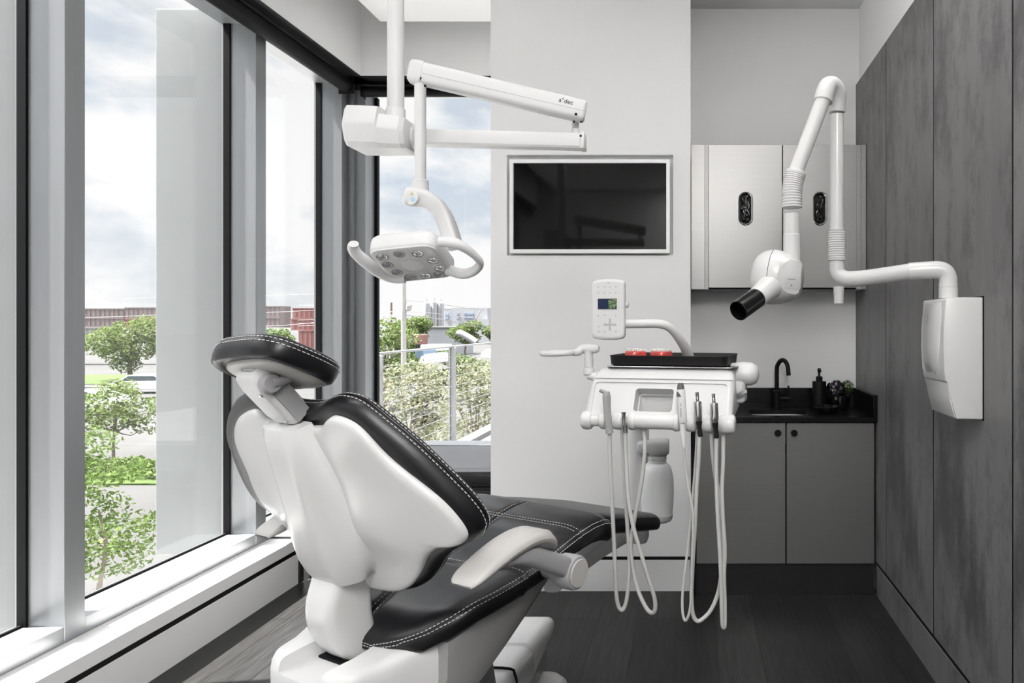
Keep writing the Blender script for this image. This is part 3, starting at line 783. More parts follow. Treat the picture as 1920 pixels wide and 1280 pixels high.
# ---- headrest
hl = wm(CH)
b = B()
Hc = V((0.003, -.172, 1.274)); TN = R_(25)                        # pad centre and tilt (front edge lower)
def hp(x, y, h): return Hc + V((x, y * cos(TN) + h * sin(TN), -y * sin(TN) + h * cos(TN) + .10 * x - .5 * x * x))
ho = [(p.x * .88, p.y * .88) for p in crom([(x, y, 0) for x, y in ((0, -.094), (.07, -.090), (.118, -.066), (.133, -.01), (.126, .052), (.098, .092), (.05, .106), (0, .108), (-.05, .106), (-.098, .092), (-.126, .052), (-.133, -.01), (-.118, -.066), (-.07, -.094))], 4, True)]
b.pillow(ho, (0, 0), [(0, -.013), (.6, -.013), (.80, -.014), (.90, -.018), (.965, -.013), (.995, -.001), (1.0, .010), (.985, .0195), (.95, .026), (.85, .030), (.6, .030), (.3, .028), (0, .027)], hp)
hd = b.build('headrest', 'leather', CH, smooth=60)
b = B()
for k, h in ((1.003, .0135), (.984, .0215)):
    q = [hp(p[0] * k, p[1] * k, h) for p in ho]; b.dashes(q + [q[0]], .0058, .0034, .0008)
b.build('stitching', 'thread', hd, smooth=0)
b = B().pillow([(p[0] * .86, p[1] * .80 + .013) for p in ho], (0, .013), [(0, -.027), (.5, -.0265), (.75, -.0245), (.93, -.0195), (.99, -.016), (1, -.010), (0, -.010)], hp)
b.build('headrest_shell', 'offw', hd, smooth=60)
# glide bar and articulating link
b = B(); q0 = V((.0, -.188, 1.266)); q1 = V((.0, -.075, 1.236))
b.loft([[p + V((x, 0, y)) for x, y in rrect(.026, .005, .003, 3)] for p in (q0, q0.lerp(q1, .5) + V((0, 0, -.003)), q1)]).build('glide_plate', 'white2', hd, smooth=50)
lt, lb = V((0, -.212, 1.262)), V((0, -.128, 1.164)); ax = (lb - lt).normalized(); nx = V((1, 0, 0)).cross(ax).normalized()
b = B()
b.loft([[p + V((x, 0, 0)) + nx * y for x, y in rrect(a, c, .010, 4)] for p, a, c in ((lt - ax * .006, .028, .012), (lt + ax * .004, .034, .021), (lt + ax * .03, .036, .025), (lb - ax * .03, .036, .025), (lb - ax * .008, .033, .022), (lb, .028, .016))])
lk = b.build('headrest_link', 'white2', CH, smooth=50)
b = B(); p0, p1 = lt + ax * .012, lb - ax * .008
b.loft([[p + V((.0365 + x, 0, 0)) + nx * (y + .002) for x, y in ((-.002, -.016), (.003, -.016), (.003, .016), (-.002, .016))] for p in (p0, p1)]).build('link_side_cover', 'greyp', lk, smooth=0)
b = B().lathe([(.017, 0), (.019, .004), (.019, .016), (.016, .021), (.0, .022)], lt + ax * .024 + V((.030, 0, 0)) + nx * -.006, (1, 0, 0), 24)
b.tube([lt + ax * .024 + V((.045, 0, 0)) - nx * .006, lt + ax * .022 + V((.045, .03, .0))], [.011, .008], 12)
b.build('release_knob', 'greyp', lk)
for f_ in (.3, .86):
    B().lathe([(.0042, 0), (.0042, .002), (.003, .0032), (0, .0032)], lt.lerp(lb, f_) + V((.022, 0, 0)) - nx * .0248, -nx, 12).build('screw', 'chrome', lk)
for x in (-.024, .018):
    B().loft([[p + V((x + e, 0, 0)) + nx * y for e, y in rrect(.0075, .0022, .001, 2)] for p in (lb - ax * .004 + nx * .004, lb + ax * .012 - nx * .004, lb + ax * .03 - nx * .012)]).build('slide_bracket', 'chrome', lk, smooth=30)
b = B().loft([[p + V((x, 0, 0)) + nx * y for x, y in rrect(.02, .010, .006, 4)] for p in (lt - ax * .002, lt - ax * .010 + V((0, .004, 0)), V((0, -.196, 1.274)))])
b.build('tilt_joint', 'greyp', lk, smooth=50)

# ---- lift arm, pedestal and base plate (turned almost straight down the room)
b = B(); q = []
for y, x0, x1, z0, z1 in ((1.62, -.83, -.54, .16, .33), (1.70, -.85, -.525, .15, .345), (2.02, -.85, -.524, .15, .315), (2.27, -.85, -.522, .15, .280), (2.275, -.85, -.523, .15, .2795), (2.285, -.845, -.530, .152, .270), (2.297, -.845, -.530, .152, .268), (2.305, -.85, -.523, .15, .276), (2.48, -.85, -.522, .15, .252), (2.60, -.845, -.524, .15, .235), (2.645, -.835, -.53, .155, .218), (2.665, -.81, -.55, .165, .195)):
    q.append([V(((x0 + x1) / 2 + x, y, (z0 + z1) / 2 + z)) for x, z in rrect((x1 - x0) / 2, (z1 - z0) / 2, min(.045, (z1 - z0) * .45), 5)])
la = b.loft(q).build('lift_arm', 'white', CH, 'w', 50)
b = B(); b.tube([(-.85, 2.045, .2), (-.845, 2.05, .29), (-.82, 2.055, .3145), (-.57, 2.06, .3145), (-.53, 2.055, .295), (-.521, 2.04, .25)], .004, 8, 4)
b.build('cover_seam', 'gasket', la, 'w')
B().box(-.80, -.545, 1.66, 2.60, .062, .155, .012).build('pedestal', 'greyp', CH, 'w', 40)
b = B().loft([[V((-.68 + x, 2.12 + y, z)) for x, y in rrect(a, c, .06, 6)] for z, a, c in ((0, .222, .45), (.03, .222, .45), (.052, .205, .435), (.062, .17, .40))])
b.build('base_plate', 'white2', CH, 'w', 50)
b = B().loft([[V((-.66 + x, 1.86 + y, z)) for x, y in rrect(a, a, .04, 5)] for z, a in ((.31, .11), (.40, .10), (.52, .12), (.60, .14))])
b.build('swivel_support', 'greyp', CH, 'w', 50)

# ================================================================== DELIVERY UNIT (turned a little; own axes x along the head, y away from the camera)
AD = R_(11.5)
DO = V((-.0958, 1.8312, 0))
DU = thing('delivery_unit', 'white instrument delivery unit with touchpad, handle and water bottle beside the chair', 'delivery unit', DO, -AD)
EX, EY = V((cos(AD), -sin(AD), 0)), V((sin(AD), cos(AD), 0))


def D(px, py, y):
    """own-axes point of the delivery head seen at (px, py) on its plane y"""
    d = V(((px - CX) / F, 1, (CY - py) / F)); c = V((0, 0, H)) - DO
    t = (y - c.dot(EY)) / d.dot(EY); p = c + d * t
    return V((p.dot(EX), p.dot(EY), p.z))


# head body: side profile (y, z) with its own left and right ends
prof = [(.010, 1.098, -.205, .205), (.012, 1.112, -.206, .206), (.058, 1.200, -.199, .205), (.066, 1.216, -.192, .203), (.078, 1.2265, -.183, .198), (.10, 1.229, -.180, .196), (.26, 1.229, -.178, .198), (.30, 1.215, -.18, .20), (.305, 1.17, -.18, .2), (.24, 1.115, -.19, .2), (.10, 1.092, -.2, .203)]
b = B(); rings = []
for k, e in ((0, .012), (.006, .003), (.014, 0)):
    pass
def hr(side, ins, off):
    cy = sum(p[0] for p in prof) / len(prof); cz = sum(p[1] for p in prof) / len(prof); r = []
    for y, z, l, rr_ in prof:
        x = (l + off) if side < 0 else (rr_ - off)
        dy, dz = y - cy, z - cz; L = sqrt(dy * dy + dz * dz); r.append(V((x, y - dy / L * ins, z - dz / L * ins)))
    return r
rings = [hr(-1, .016, 0), hr(-1, .009, .0015), hr(-1, .003, .006), hr(-1, 0, .014), hr(1, 0, .014), hr(1, .003, .006), hr(1, .009, .0015), hr(1, .016, 0)]
head = b.loft(rings).build('control_head', 'white2', DU, smooth=50)
sl = atan2(.046, .088)                                        # slope of the front panel
pm = Mx.Translation((0, .035, 1.156)) @ Mx.Rotation(-sl, 4, 'X')    # panel frame: x across, z up the panel, y into it
def panel_cut(x0, x1, z0, z1, y0, y1, r):
    c = B(); o_ = rrect((x1 - x0) / 2, (z1 - z0) / 2, r, 6)
    c.loft([[pm @ V(((x0 + x1) / 2 + p[0], y, (z0 + z1) / 2 + p[1])) for p in o_] for y in (y0, y1)])
    return c
hd_l, hd_r = D(1189, 760, .03).x, D(1261, 760, .03).x
carve(head, [panel_cut(-.187, .188, -.06, .038, -.02, .0045, .012),
             panel_cut(hd_l, hd_r, -.045, .022, -.02, .045, .009),
             B().loft([[V(((hd_l + hd_r) / 2 + p[0], .062 + p[1], z)) for p in rrect((hd_r - hd_l) / 2 - .004, .03, .012, 5)] for z in (1.05, 1.150)])])
b = B().box(-.1985, .2055, .0555, .0575, 1.1990, 1.2005)
b.bm.transform(Mx.Translation((0, -.0008, 0)))
b.build('panel_seam', 'greyp', head, smooth=0)
# rollers between the instruments
b = B().tube([(-.205, .02, 1.086), (.205, .02, 1.086)], .009, 14); b.build('holder_rod', 'white2', DU)
def barrel(x0, x1, r=.0235, e=.004):
    return B().lathe([(r * .60, 0), (r * .78, e * .35), (r * .93, e * 1.2), (r, (x1 - x0) * .38), (r, (x1 - x0) * .62), (r * .93, x1 - x0 - e * 1.2), (r * .78, x1 - x0 - e * .35), (r * .60, x1 - x0)], (x0, .02, 1.086), (1, 0, 0), 32)
def bx(px): return D(px, 790, -.003).x
for x0, x1 in ((1086, 1106), (1119, 1136), (1144.5, 1166.5), (1173, 1190), (1257, 1274), (1282, 1304), (1313, 1336), (1344.5, 1377)):
    barrel(bx(x0), bx(x1), .0238 if x1 < 1377 and x0 > 1086 else .0262).build('holder_roller', 'white', DU, smooth=50)
B().tube([(bx(1106), .02, 1.086), (bx(1119), .02, 1.086)], .0165, 20).build('holder_spool', 'white', DU)
B().tube([(bx(1186), .018, 1.087), (bx(1262), .018, 1.087)], [.0205, .0205], 24).build('grab_handle', 'white', DU, smooth=50)
# right hand side grip and cable block at the back of the head
b = B(); q = []
for x, r, z in ((.160, .026, 1.203), (.18, .033, 1.206), (.215, .0345, 1.208), (.238, .033, 1.208), (.252, .026, 1.208), (.258, .012, 1.208)):
    q.append([V((x, .185 + cos(t) * r * 1.2, z + sin(t) * r)) for t in [2 * pi * i / 24 for i in range(24)]])
b.loft(q).build('side_grip', 'white2', DU, smooth=60)
B().box(.186, .222, .15, .22, 1.125, 1.20, .012, 3).build('cable_block', 'white2', DU)
for k in range(4):
    b = B(); b.tube([(.205 + k * .006, .15, 1.152 + k * .003), (.207 + k * .006, .135, 1.150 + k * .004)], .0052, 10); b.build('cable_plug', 'chrome_dk', DU)
# cup and tool bracket at the left
A_ = lambda px, py, y=.10: D(px, py, y)
b = B(); c0 = A_(1052, 662)
b.tube([V((c0.x - .048, .10, c0.z)), V((c0.x - .042, .06, c0.z)), V((c0.x - .01, .045, c0.z)), V((c0.x + .028, .055, c0.z + .001)), V((c0.x + .045, .09, c0.z + .003)), V((c0.x + .04, .13, c0.z + .002)), V((c0.x, .155, c0.z)), V((c0.x - .036, .14, c0.z))], .0075, 12, 6, closed=True)
b.build('ring_holder', 'white2', DU)
b = B().tube([V((c0.x + .036, .09, c0.z + .002)), A_(1083, 660, .09), A_(1092, 654), A_(1106, 653.5), A_(1118, 653.5), A_(1123, 653.5)], [.0065, .009, .0105, .0115, .0105, .006], 14, 4, 1.25)
b.build('bracket_arm', 'white2', DU)
pt, pb = A_(1104, 658), A_(1104, 700)
b = B().lathe([(.0125, 0), (.0125, .014), (.0118, .0145), (.0118, .0155), (.0132, .016), (.0132, .046), (.0125, .0465), (.0125, .048), (.0155, .049), (.0165, .055), (.0165, .066), (.012, .071)], pt, (0, 0, -1), 24)
b.build('bracket_post', 'white2', DU, smooth=40)
b = B().tube([V((pb.x, .10, pb.z - .004)), V((-.175, .10, 1.19))], .013, 12); b.build('bracket_foot', 'white2', DU)

# touchpad on a curved arm
TY = .10
c = D(1142, 580, TY); hw, hh = D(1172.5, 580, TY).x - c.x, (D(1142, 523, TY) - c).z
ol = [(p.x, p.y) for p in crom([(x * hw, y * hh, 0) for x, y in ((.0, 1), (.55, .985), (.9, .93), (1, .8), (1.0, .3), (1.0, -.3), (1, -.82), (.88, -.945), (.5, -.99), (0, -1), (-.5, -.99), (-.88, -.945), (-1, -.82), (-1, -.3), (-1, .3), (-1, .8), (-.9, .93), (-.55, .985))], 3, True)]
fm = lambda x, y, h: V((c.x + x, TY - h, c.z + y))
tp = B().pillow(ol, (0, 0), [(0, -.016), (.8, -.016), (.93, -.013), (.985, -.006), (1, 0), (.99, .006), (.97, .009), (.95, .010), (.5, .010), (0, .010)], fm).build('touchpad', 'white2', DU, smooth=40)
B().pillow(ol, (0, 0), [(0, .0101), (.90, .0101), (.905, .0108), (.5, .0108), (0, .0108)], fm).build('touchpad_face', 'white', tp, smooth=0)
s0, s1 = D(1123.5, 560, TY), D(1158.5, 579.5, TY)
B().box(s0.x, s1.x, TY - .0122, TY - .0100, s1.z, s0.z).build('display', mat('dark_blue_display', (.012, .022, .06), .12, noise=.2, nscale=30), tp, smooth=0)
random.seed(3); b = B()
k0 = D(1143, 560, TY).x
for i in range(150):
    x = random.uniform(k0, s1.x - .001); z = random.uniform(s1.z + .001, s0.z - .001); r = random.uniform(.0008, .0024)
    b.bm.faces.new([b.bm.verts.new((x + r * cos(a + i), TY - .01225 - i * 1e-7, z + r * sin(a + i))) for a in (0, 1.6, 3.1, 4.7)])
b.build('display_reflection', mat('display_green_reflection', (.16, .24, .09), .3, noise=.9, nscale=160), tp, smooth=0)  # green reflection painted onto the right half of the display
bt = mat('pale_grey_button_print', (.50, .50, .51), .4)
for px, py in [(1124, 538), (1136, 538), (1146, 538), (1157, 538), (1124, 549), (1136, 549), (1146, 549), (1157, 549), (1124, 592), (1136, 591), (1157, 592), (1125, 612), (1125, 621), (1136, 621), (1157, 621)]:
    e = D(px, py, TY); B().lathe([(.0026, 0), (.0026, .0012), (0, .0013)], (e.x, TY - .0106, e.z), (0, -1, 0), 14).build('button', bt, tp, smooth=0)
e = D(1146, 608, TY); b = B().box(e.x - .019, e.x + .019, TY - .0118, TY - .0104, e.z - .0035, e.z + .0035, .0008, 1).box(e.x - .0035, e.x + .0035, TY - .0118, TY - .0104, e.z - .017, e.z + .017, .0008, 1)
b.build('cross_key', bt, tp, smooth=0)
e = D(1143, 530, TY); text('a-dec', 'logo_lettering', .006, wm(DU) @ frame((1, 0, 0), (0, 0, 1), (e.x, TY - .0112, e.z)), 'greyp', tp)
ty2 = TY + .014
b = B().tube([D(1168, 607, ty2), D(1200, 607, ty2), D(1236, 607, ty2 + .01), D(1256, 614, ty2 + .025), D(1272, 632, ty2 + .05), D(1286, 655, ty2 + .09), D(1293, 676, ty2 + .13)], [.0128, .0126, .0126, .0128, .0132, .015, .018], 16, 5)
b.build('touchpad_arm', 'white2', DU)
b = B().lathe([(.009, 0), (.009, .007), (.006, .010)], (D(1170, 571, TY).x, TY + .012, D(1170, 571, TY).z), (1, 0, 0), 14); b.build('pad_knob', 'white2', tp)

# support arm, post and water bottle
post = V((-.185, 2.42, 0))
B().lathe([(.028, .58), (.0355, .60), (.0355, .975), (.034, .977), (.034, .981), (.0355, .983), (.0355, 1.075), (.03, 1.085)], post, (0, 0, 1), 32).build('post', 'white2', DU, 'w', 40)
b = B(); q = []
for k, (px, py, Y, a, c_) in enumerate(((1035, 1095, 2.16, .026, .026), (1060, 1075, 2.20, .028, .026), (1120, 1030, 2.30, .028, .028), (1180, 992, 2.40, .030, .030), (1205, 978, 2.45, .028, .026))):
    p = P(px, py, Y); q.append([p + V((x, 0, y)) for x, y in rrect(a, c_, .014, 4)])
b.loft(q).build('support_arm', 'white2', DU, 'w', 50)
b = B().loft([[V((-.19 + x, y, z)) for x, z in rrect(.05, .02, .016, 4)] for y, z in ()] if False else [[V((x, 2.20 + y * 1.0, 1.055 + z)) for y, z in rrect(.05, .03, .02, 4)] for x in (-.21, -.20, -.06, -.05)])
b.build('arm_elbow', 'white2', DU, 'w', 50)
b = B().tube([(-.19, 2.42, 1.06), (-.17, 2.30, 1.06), (-.13, 2.2, 1.075), (-.10, 2.08, 1.10)], .034, 16, 4); b.build('flex_arm', 'white2', DU, 'w')
yb = 2.38; bc = P(1232, 900, yb).x
b = B(); q = []
for x, w_, h_ in ((P(1195, 845, yb).x, .018, .012), (P(1198, 845, yb).x, .024, .019), (P(1215, 845, yb).x, .026, .022), (P(1230, 845, yb).x, .034, .028), (P(1250, 845, yb).x, .033, .028), (P(1254.5, 845, yb).x, .026, .022)):
    q.append([V((x, yb + y, 0.924 + z)) for y, z in rrect(w_, h_, h_ * .6, 5)])
b.loft(q).build('bottle_bracket', 'white2', DU, 'w', 60)
zz = lambda py: P(1232, py, yb).z
B().lathe([(.026, 0), (.030, .004), (.033, .012), (.033, .022), (.030, .024)], (bc, yb, zz(866)), (0, 0, 1), 32).build('bottle_cap', 'white', DU, 'w', 40)
b = B().lathe([(.0, 0), (.047, 0), (.0525, .006), (.0535, .025), (.0575, .06), (.0585, .10), (.0575, .135), (.055, .158), (.052, .170), (.0515, .172), (.047, .186), (.036, .197), (.030, .200), (.033, .202), (.033, .207), (.027, .209)], (bc, yb, zz(974)), (0, 0, 1), 40)
wb = b.build('water_bottle', 'bottle', DU, 'w', 50)
B().lathe([(.046, -.002), (.0505, 0), (.0545, .008), (.055, .022), (.0532, .0235)], (bc, yb, zz(974)), (0, 0, 1), 40).build('bottle_base', 'hose', wb, 'w', 40)

# ------------------------------------------------------------------ instruments, each with its hose
def inst(name, label, cat, px, py, y, group='instruments on the delivery unit'):
    p = D(px, py, y); t_ = thing(name, label, cat, DO + EX * p.x + EY * p.y + V((0, 0, p.z)), -AD, group); t_['group'] = group
    return t_
def I(t_, pts, y):                                           # points of the head in an instrument's own axes
    o_ = t_.location - DO; o_ = V((o_.dot(EX), o_.dot(EY), o_.z))
    r = []
    for k, p in enumerate(pts):
        yy = p[2] if len(p) > 2 else y
        r.append(D(p[0], p[1], yy) - o_)
    return r
yf = -.022
t = inst('air_water_syringe', 'grey air-water syringe with angled metal nozzle, leftmost on the tray unit', 'syringe', 1141, 790, yf)
q = I(t, [(1137.5, 742), (1138, 760), (1140, 790), (1142, 806)], yf)
B().tube(q, [.0115, .0105, .0098, .0090], 16, 4).build('body', 'hose_dk', t)
q = I(t, [(1139, 740), (1137, 737)], yf); b = B().lathe([(.0, .006), (.008, .005), (.0105, 0), (.0105, -.016), (.0110, -.018)], q[1], (0, 0, 1), 20); b.build('swivel_head', 'greyp', t)
B().tube(I(t, [(1135, 735.5), (1124, 731.5, yf - .006)], yf), [.0052, .0048], 12).build('nozzle', 'greyp', t)
B().tube(I(t, [(1141, 796), (1143, 812)], yf), [.0105, .0105], 16).build('collar', 'greyp', t)
hz = [(1143, 808, yf), (1143.5, 850, yf), (1146, 910, -.02), (1150, 990, -.016), (1153, 1060, -.012), (1157, 1125, -.006), (1165.5, 1143, 0), (1174, 1128, .004), (1179, 1085, .006), (1180, 1040, .008), (1176, 980, .010), (1171, 905, .012), (1168.5, 850, .014), (1166, 800, .02)]
B().tube(I(t, hz, yf), .0056, 12, 6).build('hose', 'hose', t)

t = inst('suction_handpiece', 'short chrome tube coupler, second instrument from the left on the tray unit', 'handpiece', 1170, 790, yf)
B().lathe([(.0062, -.046), (.0058, -.02), (.0062, -.004), (.0078, 0), (.0064, .0005), (.0055, -.012), (0, -.012)], I(t, [(1169.5, 773)], yf)[0], V((-.02, 0, 1)), 20).build('coupler', 'chrome', t, smooth=40)
B().tube(I(t, [(1171.5, 797), (1172.5, 811)], yf), [.0072, .0068], 14).build('collar', 'chrome_dk', t)
hz = [(1172.5, 808, yf), (1174, 860, yf), (1178, 930, -.030), (1187, 985, -.034), (1200, 1030, -.034), (1213, 1075, -.03), (1227, 1120, -.02), (1228, 1143, -.014), (1221, 1148, -.008), (1211, 1138, -.004), (1196, 1105, 0), (1186, 1060, .002), (1183, 1020, .004), (1190, 970, .008), (1200, 920, .012), (1207, 870, .016), (1209, 830, .02), (1206, 800, .03)]
B().tube(I(t, hz, yf), .0056, 12, 6).build('hose', 'hose', t)

t = inst('curing_light', 'white pen-shaped curing light with grey tip, middle of the tray unit', 'curing light', 1280, 790, yf)
B().lathe([(.0106, 0), (.0112, .003), (.0113, .086), (.0105, .088)], I(t, [(1281, 792)], yf)[0], I(t, [(1276.5, 730)], yf)[0] - I(t, [(1281, 792)], yf)[0], 24).build('body', 'white', t)
a0 = I(t, [(1276.5, 743)], yf)[0]
B().lathe([(.0116, 0), (.0110, .012), (.0088, .028), (.0065, .0355), (.0, .0355)], a0, (-.02, 0, 1), 24).build('tip', 'tipgrey', t)
B().tube(I(t, [(1279.5, 793), (1280.5, 812), (1281.5, 822), (1282.5, 838)], yf), [.0075, .0078, .0066, .0058], 14).build('strain_relief', 'white', t)
mm = wm(t) @ frame((0, 0, -1), (1, 0, 0), I(t, [(1278.5, 768)], yf)[0] + V((0, -.0116, 0)))
b = B()
for k, (h0, h1) in enumerate(((0, .0016), (.003, .0075), (.0085, .0120), (.013, .0165), (.0172, .0205), (.0215, .0245), (.029, .032), (.033, .036))): b.loft([[mm @ V((.018 - h, x, z)) for x in (-.0016, .0016) for z in ((0, .0003) if x < 0 else (.0003, 0))] for h in (h0, h1)])
b.build('faint_print', 'greyp', t, 'w', 0)
hz = [(1282, 832, yf), (1284, 870, yf), (1291, 912, -.024), (1297, 945, -.026), (1299.5, 975, -.026), (1298, 1040, -.022), (1297, 1090, -.02), (1294, 1140, -.016), (1286, 1163, -.012), (1280, 1148, -.008), (1280, 1110, -.004), (1287, 1050, 0), (1294, 985, .004), (1300, 920, .008), (1305, 850, .012), (1307, 800, .02)]
B().tube(I(t, hz, yf), .0036, 10, 6).build('hose', 'hose', t)

for nm, lb, px, dx, hz in (
    ('motor_handpiece', 'chrome motor coupler with black collar, second instrument from the right', 1309, 0, [(1311.5, 812, yf), (1310, 860, yf), (1306, 920, -.018), (1303, 985, -.012), (1299, 1050, -.006), (1296.5, 1115, 0), (1299, 1150, .004), (1308, 1164, .008), (1322, 1156, .014), (1336, 1138, .02), (1348, 1105, .024), (1354, 1060, .026), (1356, 1010, .026), (1353, 960, .024), (1348, 925, .022), (1341, 890, .022), (1336, 850, .022), (1333, 800, .03)]),
    ('turbine_handpiece', 'chrome turbine coupler with black collar, rightmost instrument on the tray unit', 1339.5, 0, [(1343.5, 815, yf), (1343, 880, yf), (1345, 950, -.024), (1348.5, 1010, -.02), (1352, 1080, -.014), (1353.5, 1140, -.008), (1355, 1172, -.002), (1358.5, 1172, .004), (1359, 1140, .008), (1357.5, 1080, .010), (1359, 1030, .012), (1355.5, 970, .014), (1354, 920, .016), (1356, 860, .02), (1356.5, 800, .03)])):
    t = inst(nm, lb, 'handpiece', px, 790, yf)
    oy = 3 if nm[0] == 't' else 0
    a0, a1 = I(t, [(px + 1.5, 791 + oy)], yf)[0], I(t, [(px - 1, 752 + oy)], yf)[0]
    ax = a1 - a0; L = ax.length
    B().lathe([(.0070, 0), (.0100, .010), (.0108, .016), (.0110, L - .003), (.0102, L)], a0, ax, 24).build('motor_body', 'chrome', t)
    B().lathe([(.0045, 0), (.0048, .004), (.0040, .005), (.0048, .007), (.0040, .009), (.0048, .011), (.0040, .013), (.0048, .015), (.0042, .018), (.0050, .021), (.0042, .024), (.0, .0245)], a1, ax, 16).build('connector_pins', 'chrome_dk', t)
    a2 = I(t, [(px + 4, 818 + oy)], yf)[0]
    B().lathe([(.0066, 0), (.0070, .004), (.0068, .012), (.0055, .020), (.0062, .026), (.0080, .034), (.0085, .041)], a2, a0 - a2, 20).build('black_collar', 'blk_plast', t)
    B().tube(I(t, hz, yf), .0056, 12, 6).build('hose', 'hose', t)

# ------------------------------------------------------------------ tray, mat, teeth models on top of the head
TZ = 1.2302
t = thing('tray_mat', 'thin pale tray mat under the black tray', 'mat', DO + EX * .02 + EY * .18 + V((0, 0, TZ)), -AD)
B().loft([[V((x, y, z)) for x, y in rrect(.184 + e, .112 + e, .02, 4)] for z, e in ((0, 0), (.0015, .001), (.003, .0)) ]).build('mat_sheet', 'chrome', t, smooth=30)
TR = thing('instrument_tray', 'black rectangular instrument tray on top of the delivery unit', 'tray', DO + EX * .012 + EY * .19 + V((0, 0, TZ + .0032)), -AD)
b = B()
R2 = lambda a, c, r, z: [V((x, y, z)) for x, y in rrect(a, c, r, 6)]
b.loft([R2(.162, .102, .018, 0), R2(.1685, .1085, .020, .003), R2(.171, .111, .022, .026), R2(.1715, .1115, .022, .0285), R2(.169, .109, .021, .0290), R2(.166, .106, .02, .027), R2(.161, .101, .018, .006), R2(.155, .095, .016, .004)])
b.build('tray_body', 'blk_plast', TR, smooth=50)
b = B(); b.loft([R2(.1722, .1122, .0225, .0262), R2(.1722, .1122, .0225, .0292), R2(.168, .108, .021, .0292), R2(.168, .108, .021, .0262)], True, False, False); b.build('tray_rim', 'blk_plast', TR, smooth=50)

def teeth(px, label, rz, flipz, yy):
    p = D(px, 671, yy); t_ = thing('dental_model', label, 'teeth model', DO + EX * p.x + EY * yy + V((0, 0, TZ + .0115)), rz, 'teeth models on the tray'); t_['group'] = 'teeth models on the tray'
    arc = [V((.0255 * sin(a), .004 - .037 * cos(a) + .018, 0)) for a in [(-1.62 + 3.24 * i / 28) for i in range(29)]]
    sc = 1.0
    b = B(); rings = []
    for i, q_ in enumerate(arc):
        tn = (arc[min(i + 1, 28)] - arc[max(i - 1, 0)]).normalized(); n_ = V((tn.y, -tn.x, 0)); k = .72 if i in (0, 28) else 1
        rings.append([q_ + n_ * (x * k) + V((0, 0, z)) for x, z in ((-.0078, .014), (.0078, .014), (.0082, .018), (.0070, .026), (.0045, .0295), (-.0045, .0295), (-.0070, .026), (-.0078, .018))])
    b.loft(rings).build('gum_base', 'gum', t_, smooth=60)
    b = B(); b.loft([[q_ + V((0, 0, z)) for q_ in [V((.034 * sin(a), .022 - .046 * cos(a), 0)) for a in [(-1.6 + 3.2 * i / 20) for i in range(21)]] + [V((.028, .028, 0)), V((-.028, .028, 0))]] for z in (0, .0138)]).build('model_plate', mat('pink_plate', (.74, .45, .43), .35), t_, smooth=0)
    for i in range(1, 28, 2):
        q_ = arc[i]; tn = (arc[i + 1] - arc[i - 1]).normalized(); n_ = V((tn.y, -tn.x, 0)); mo = abs(i - 14) / 14
        a, c_, h = .0029 + .0012 * mo, .0026 + .0026 * mo, .0098 - .0024 * mo
        b = B(); b.loft([[q_ + tn * (x * k) + n_ * (y * k2) + V((0, 0, .0282 + z)) for x, y in rrect(a, c_, min(a, c_) * .6, 3)] for z, k, k2 in ((0, .8, .9), (h * .35, 1, 1.05), (h * .75, 1.0, .9), (h * .95, .9, .62 + .2 * mo), (h, .7, .4 + .2 * mo))])
        b.build('tooth', 'tooth', t_, smooth=60)
    return t_
teeth(1187, 'red gummed teeth model at the left end of the black tray', -.35 - AD, 1, .185)
teeth(1240, 'pink gummed teeth model right of the red one on the black tray', .25 - AD, 1, .185)

# ================================================================== CEILING MOUNTED DENTAL LIGHT
DLY = 2.10
DLt = thing('dental_light', 'white ceiling-mounted dental operating light on a jointed arm', 'dental light', (P(742, 100, DLY).x, DLY, 3.117))
px_ = P(742, 100, DLY).x
B().lathe([(.0245, 1.96), (.0245, 3.116)], (px_, DLY, 0), (0, 0, 1), 32).build('pole', 'white2', DLt, 'w')
B().lathe([(.0285, 0), (.0285, .034), (.0265, .0365), (.0245, .037)], (px_, DLY, P(742, 226, DLY).z), (0, 0, 1), 32).build('pole_collar', 'white2', DLt, 'w', 40)
B().lathe([(.075, -.05), (.08, -.045), (.08, -.001)], (px_, DLY, 3.117), (0, 0, 1), 32).build('ceiling_cover', 'white2', DLt, 'w', 40)
b = B(); q = []
hexs = lambda x, k, zt, zb_, d: [V((x, DLY + y * k * d, (zt + zb_) / 2 + z * k * (zt - zb_) / 2)) for y, z in ((-.55, 1), (.55, 1), (.8, .9), (1, .08), (1, -.08), (.8, -.8), (.55, -1), (-.62, -1), (-.8, -.8), (-1, -.08), (-1, .08), (-.8, .9))]
X_ = lambda px: P(px, 240, DLY - .06).x
for px, k, py0, py1, d in ((640, .55, 209, 284, .075), (646, .90, 208, 284, .085), (654, 1, 207, 284, .09), (704, 1, 208.5, 285, .09), (710, 1, 210, 285, .088), (712, 1, 222, 285, .084), (749, 1, 226, 285.5, .078), (757, .92, 228, 285, .074), (761, .75, 229, 284, .068)):
    q.append(hexs(X_(px), k, P(700, py0, DLY).z, P(700, py1, DLY).z, d))
b.loft(q).build('transformer_box', 'white2', DLt, 'w', 25)
b = B().lathe([(.034, 0), (.036, .004), (.036, .013), (.031, .016)], (X_(758), DLY, P(760, 258, DLY).z), (1, 0, 0), 28); b.build('swivel_ring', 'white2', DLt, 'w', 40)
